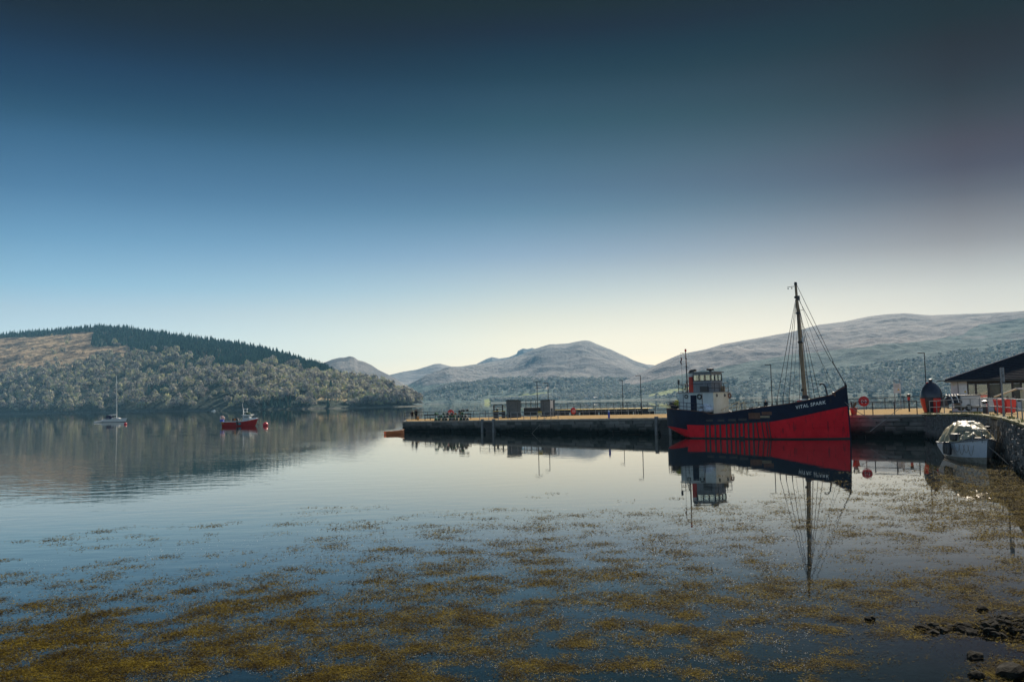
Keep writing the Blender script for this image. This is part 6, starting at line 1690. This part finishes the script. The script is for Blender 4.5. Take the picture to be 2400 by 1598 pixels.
def weed_material(name, cols, rough):
    m = bpy.data.materials.new(name); m.use_nodes = True; t = m.node_tree; b = t.nodes['Principled BSDF']; b.inputs['Roughness'].default_value = rough; b.inputs['Specular IOR Level'].default_value = .06
    g = t.nodes.new('ShaderNodeNewGeometry'); n = t.nodes.new('ShaderNodeTexNoise'); n.inputs['Scale'].default_value = 1.6; n.inputs['Detail'].default_value = 4; t.links.new(g.outputs['Position'], n.inputs['Vector'])
    ad = t.nodes.new('ShaderNodeMath'); ad.operation = 'MULTIPLY_ADD'; ad.inputs[1].default_value = .34; t.links.new(g.outputs['Random Per Island'], ad.inputs[0])
    hf = t.nodes.new('ShaderNodeMath'); hf.operation = 'MULTIPLY'; hf.inputs[1].default_value = .66; t.links.new(n.outputs[0], hf.inputs[0]); t.links.new(hf.outputs[0], ad.inputs[2])
    r = t.nodes.new('ShaderNodeValToRGB'); e = r.color_ramp.elements; e[0].position = .30; e[0].color = (*cols[0], 1); e[1].position = .76; e[1].color = (*cols[2], 1); x = e.new(.5); x.color = (*cols[1], 1)
    t.links.new(ad.outputs[0], r.inputs[0]); t.links.new(r.outputs[0], b.inputs['Base Color'])
    tl = t.nodes.new('ShaderNodeBsdfTranslucent'); t.links.new(r.outputs[0], tl.inputs[0]); ms = t.nodes.new('ShaderNodeMixShader'); ms.inputs[0].default_value = .3
    t.links.new(b.outputs[0], ms.inputs[1]); t.links.new(tl.outputs[0], ms.inputs[2]); t.links.new(ms.outputs[0], t.nodes['Material Output'].inputs['Surface']); return m
M_weed = weed_material('seaweed', ((.018, .011, .003), (.082, .058, .007), (.24, .18, .022)), .9)
wd = np.hypot(wx, wy)
sz = np.clip(.0036 * wd, .05, .16)
v = leaf_quads(wx, wy, np.maximum(.004, bed_z(wx, wy) + .05) + lift * .6, sz, .27, WQ, (.16, .20))
prop(link_mesh('floating_seaweed', quads_mesh('floating_seaweed', v, M_weed)), 'olive brown seaweed floating in patches on the shallows', None, None, 'stuff')
# pale flecks of foam among the weed
sel = (t_in > -.2) & (dens > base - .06) & (dens < base + .06) & (px < 1900) & (WQ.random(N) < .05) & (bz < -.03) & (X < wallx - .2)
fi = np.where(sel)[0][:26000]
v = leaf_quads(X[fi], Y[fi], np.full(len(fi), .006), np.clip(.0011 * dep[fi], .014, .06), .15, WQ)
prop(link_mesh('foam_flecks', quads_mesh('foam_flecks', v, mat('foam', (.45, .43, .38), (.62, .59, .52), rough=.6, scale=9))), 'small pale flecks of foam among the seaweed', None, None, 'stuff')
# weed growing under the surface on the left
n2 = 90000
ux = -16 + 30 * WQ.random(n2); uy = 11 + 16 * WQ.random(n2)
g1 = fbm(ux * .5, uy * .35, 4, 301); sel = (g1 > .46 + .012 * np.maximum(ux, 0)) & (ux < .62 * uy)
ux, uy = ux[sel], uy[sel]; uz = np.maximum(bed_z(ux, uy) + .05, -.30 - .25 * WQ.random(len(ux)))
uz = np.minimum(uz, -.05)
v = leaf_quads(ux, uy, uz, np.full(len(ux), .07), .8, WQ)
prop(link_mesh('sunken_seaweed', quads_mesh('sunken_seaweed', v, weed_material('sunken_weed', ((.035, .024, .004), (.10, .072, .012), (.20, .145, .028)), .8))), 'yellow brown seaweed growing under the clear shallow water', None, None, 'stuff')
# stones on the spit: children of the shore
ST = []
M_stone = mat('beach_stone', (.006, .006, .005), (.026, .024, .018), rough=.9, scale=2.5, bump=.4, bscale=8, spec=.05)
for k in range(10):
    b = blob(MB(), 1, .8, .5, k * .73 + .2, 2, .55); ST.append(b.mesh('stone', M_stone, smooth=False))
cand = []
while len(cand) < 1500:
    x = 5.5 + 6 * WQ.random(); y = 12 + 8 * WQ.random()
    z = float(bed_z(x, y))
    if z < -.03 + .04 * WQ.normal(): continue
    if x / y > .62: continue
    s = .025 + .13 * WQ.random() ** 3.2
    cand.append((s, x, y, z))
cand.sort(key=lambda c: -c[0] / c[2])
small = MB()
for k, (s, x, y, z) in enumerate(cand):
    if k < 290:
        o = link_mesh('stone', ST[k % 10], bed); o.location = (x, y, z + s * .12); o.scale = (s, s, s * (.7 + .5 * WQ.random())); o.rotation_euler = (WQ.normal() * .2, WQ.normal() * .2, WQ.random() * 6.28)
    else:
        me = ST[k % 10]; a = WQ.random() * 6.28; ca, sa = math.cos(a), math.sin(a); o0 = len(small.v)
        small.v += [(x + s * (q.co.x * ca - q.co.y * sa), y + s * (q.co.x * sa + q.co.y * ca), z + s * (.1 + q.co.z)) for q in me.vertices]
        small.f += [tuple(i + o0 for i in p.vertices) for p in me.polygons]
prop(small.build('gravel', M_stone, bed), kind='stuff')
def lone(px, py, s, label, k):
    q = Pz(px, py, 0.0); o = link_mesh('rock', ST[k]); o.location = (q[0], q[1], s * .12); o.scale = (s, s, s * .95); o.rotation_euler = (0, 0, k)
    prop(o, label, 'rock')
lone(2036, 1452, .13, 'lone dark rock standing in the shallow water left of the stony spit', 2)
lone(2302, 1428, .13, 'larger flat rock at the water edge above the stony spit', 4)
lone(2386, 1468, .17, 'big dark rock at the right edge of the picture above the spit', 5)
lone(2284, 1540, .16, 'dark rock in the small pool below the stony spit', 7)
lone(2370, 1580, .26, 'large dark rock in the bottom right corner', 1)
lone(2290, 1585, .14, 'dark rock left of the large bottom corner rock', 8)
# ================================================================ haze: one closed box of pale air
hz = MB().box((0, 3150, 171), (13000, 6900, 358))
M_haze = bpy.data.materials.new('haze_air'); M_haze.use_nodes = True
ht = M_haze.node_tree
for n in list(ht.nodes): ht.nodes.remove(n)
pv = ht.nodes.new('ShaderNodeVolumePrincipled'); pv.inputs['Color'].default_value = (.32, .69, 1.0, 1); pv.inputs['Density'].default_value = HAZE_DENSITY
pv.inputs['Anisotropy'].default_value = 0.0
hout = ht.nodes.new('ShaderNodeOutputMaterial'); ht.links.new(pv.outputs[0], hout.inputs['Volume'])
hobj = hz.build('haze', M_haze)
prop(hobj, 'thin pale haze over the loch and far hills', None, None, 'stuff')
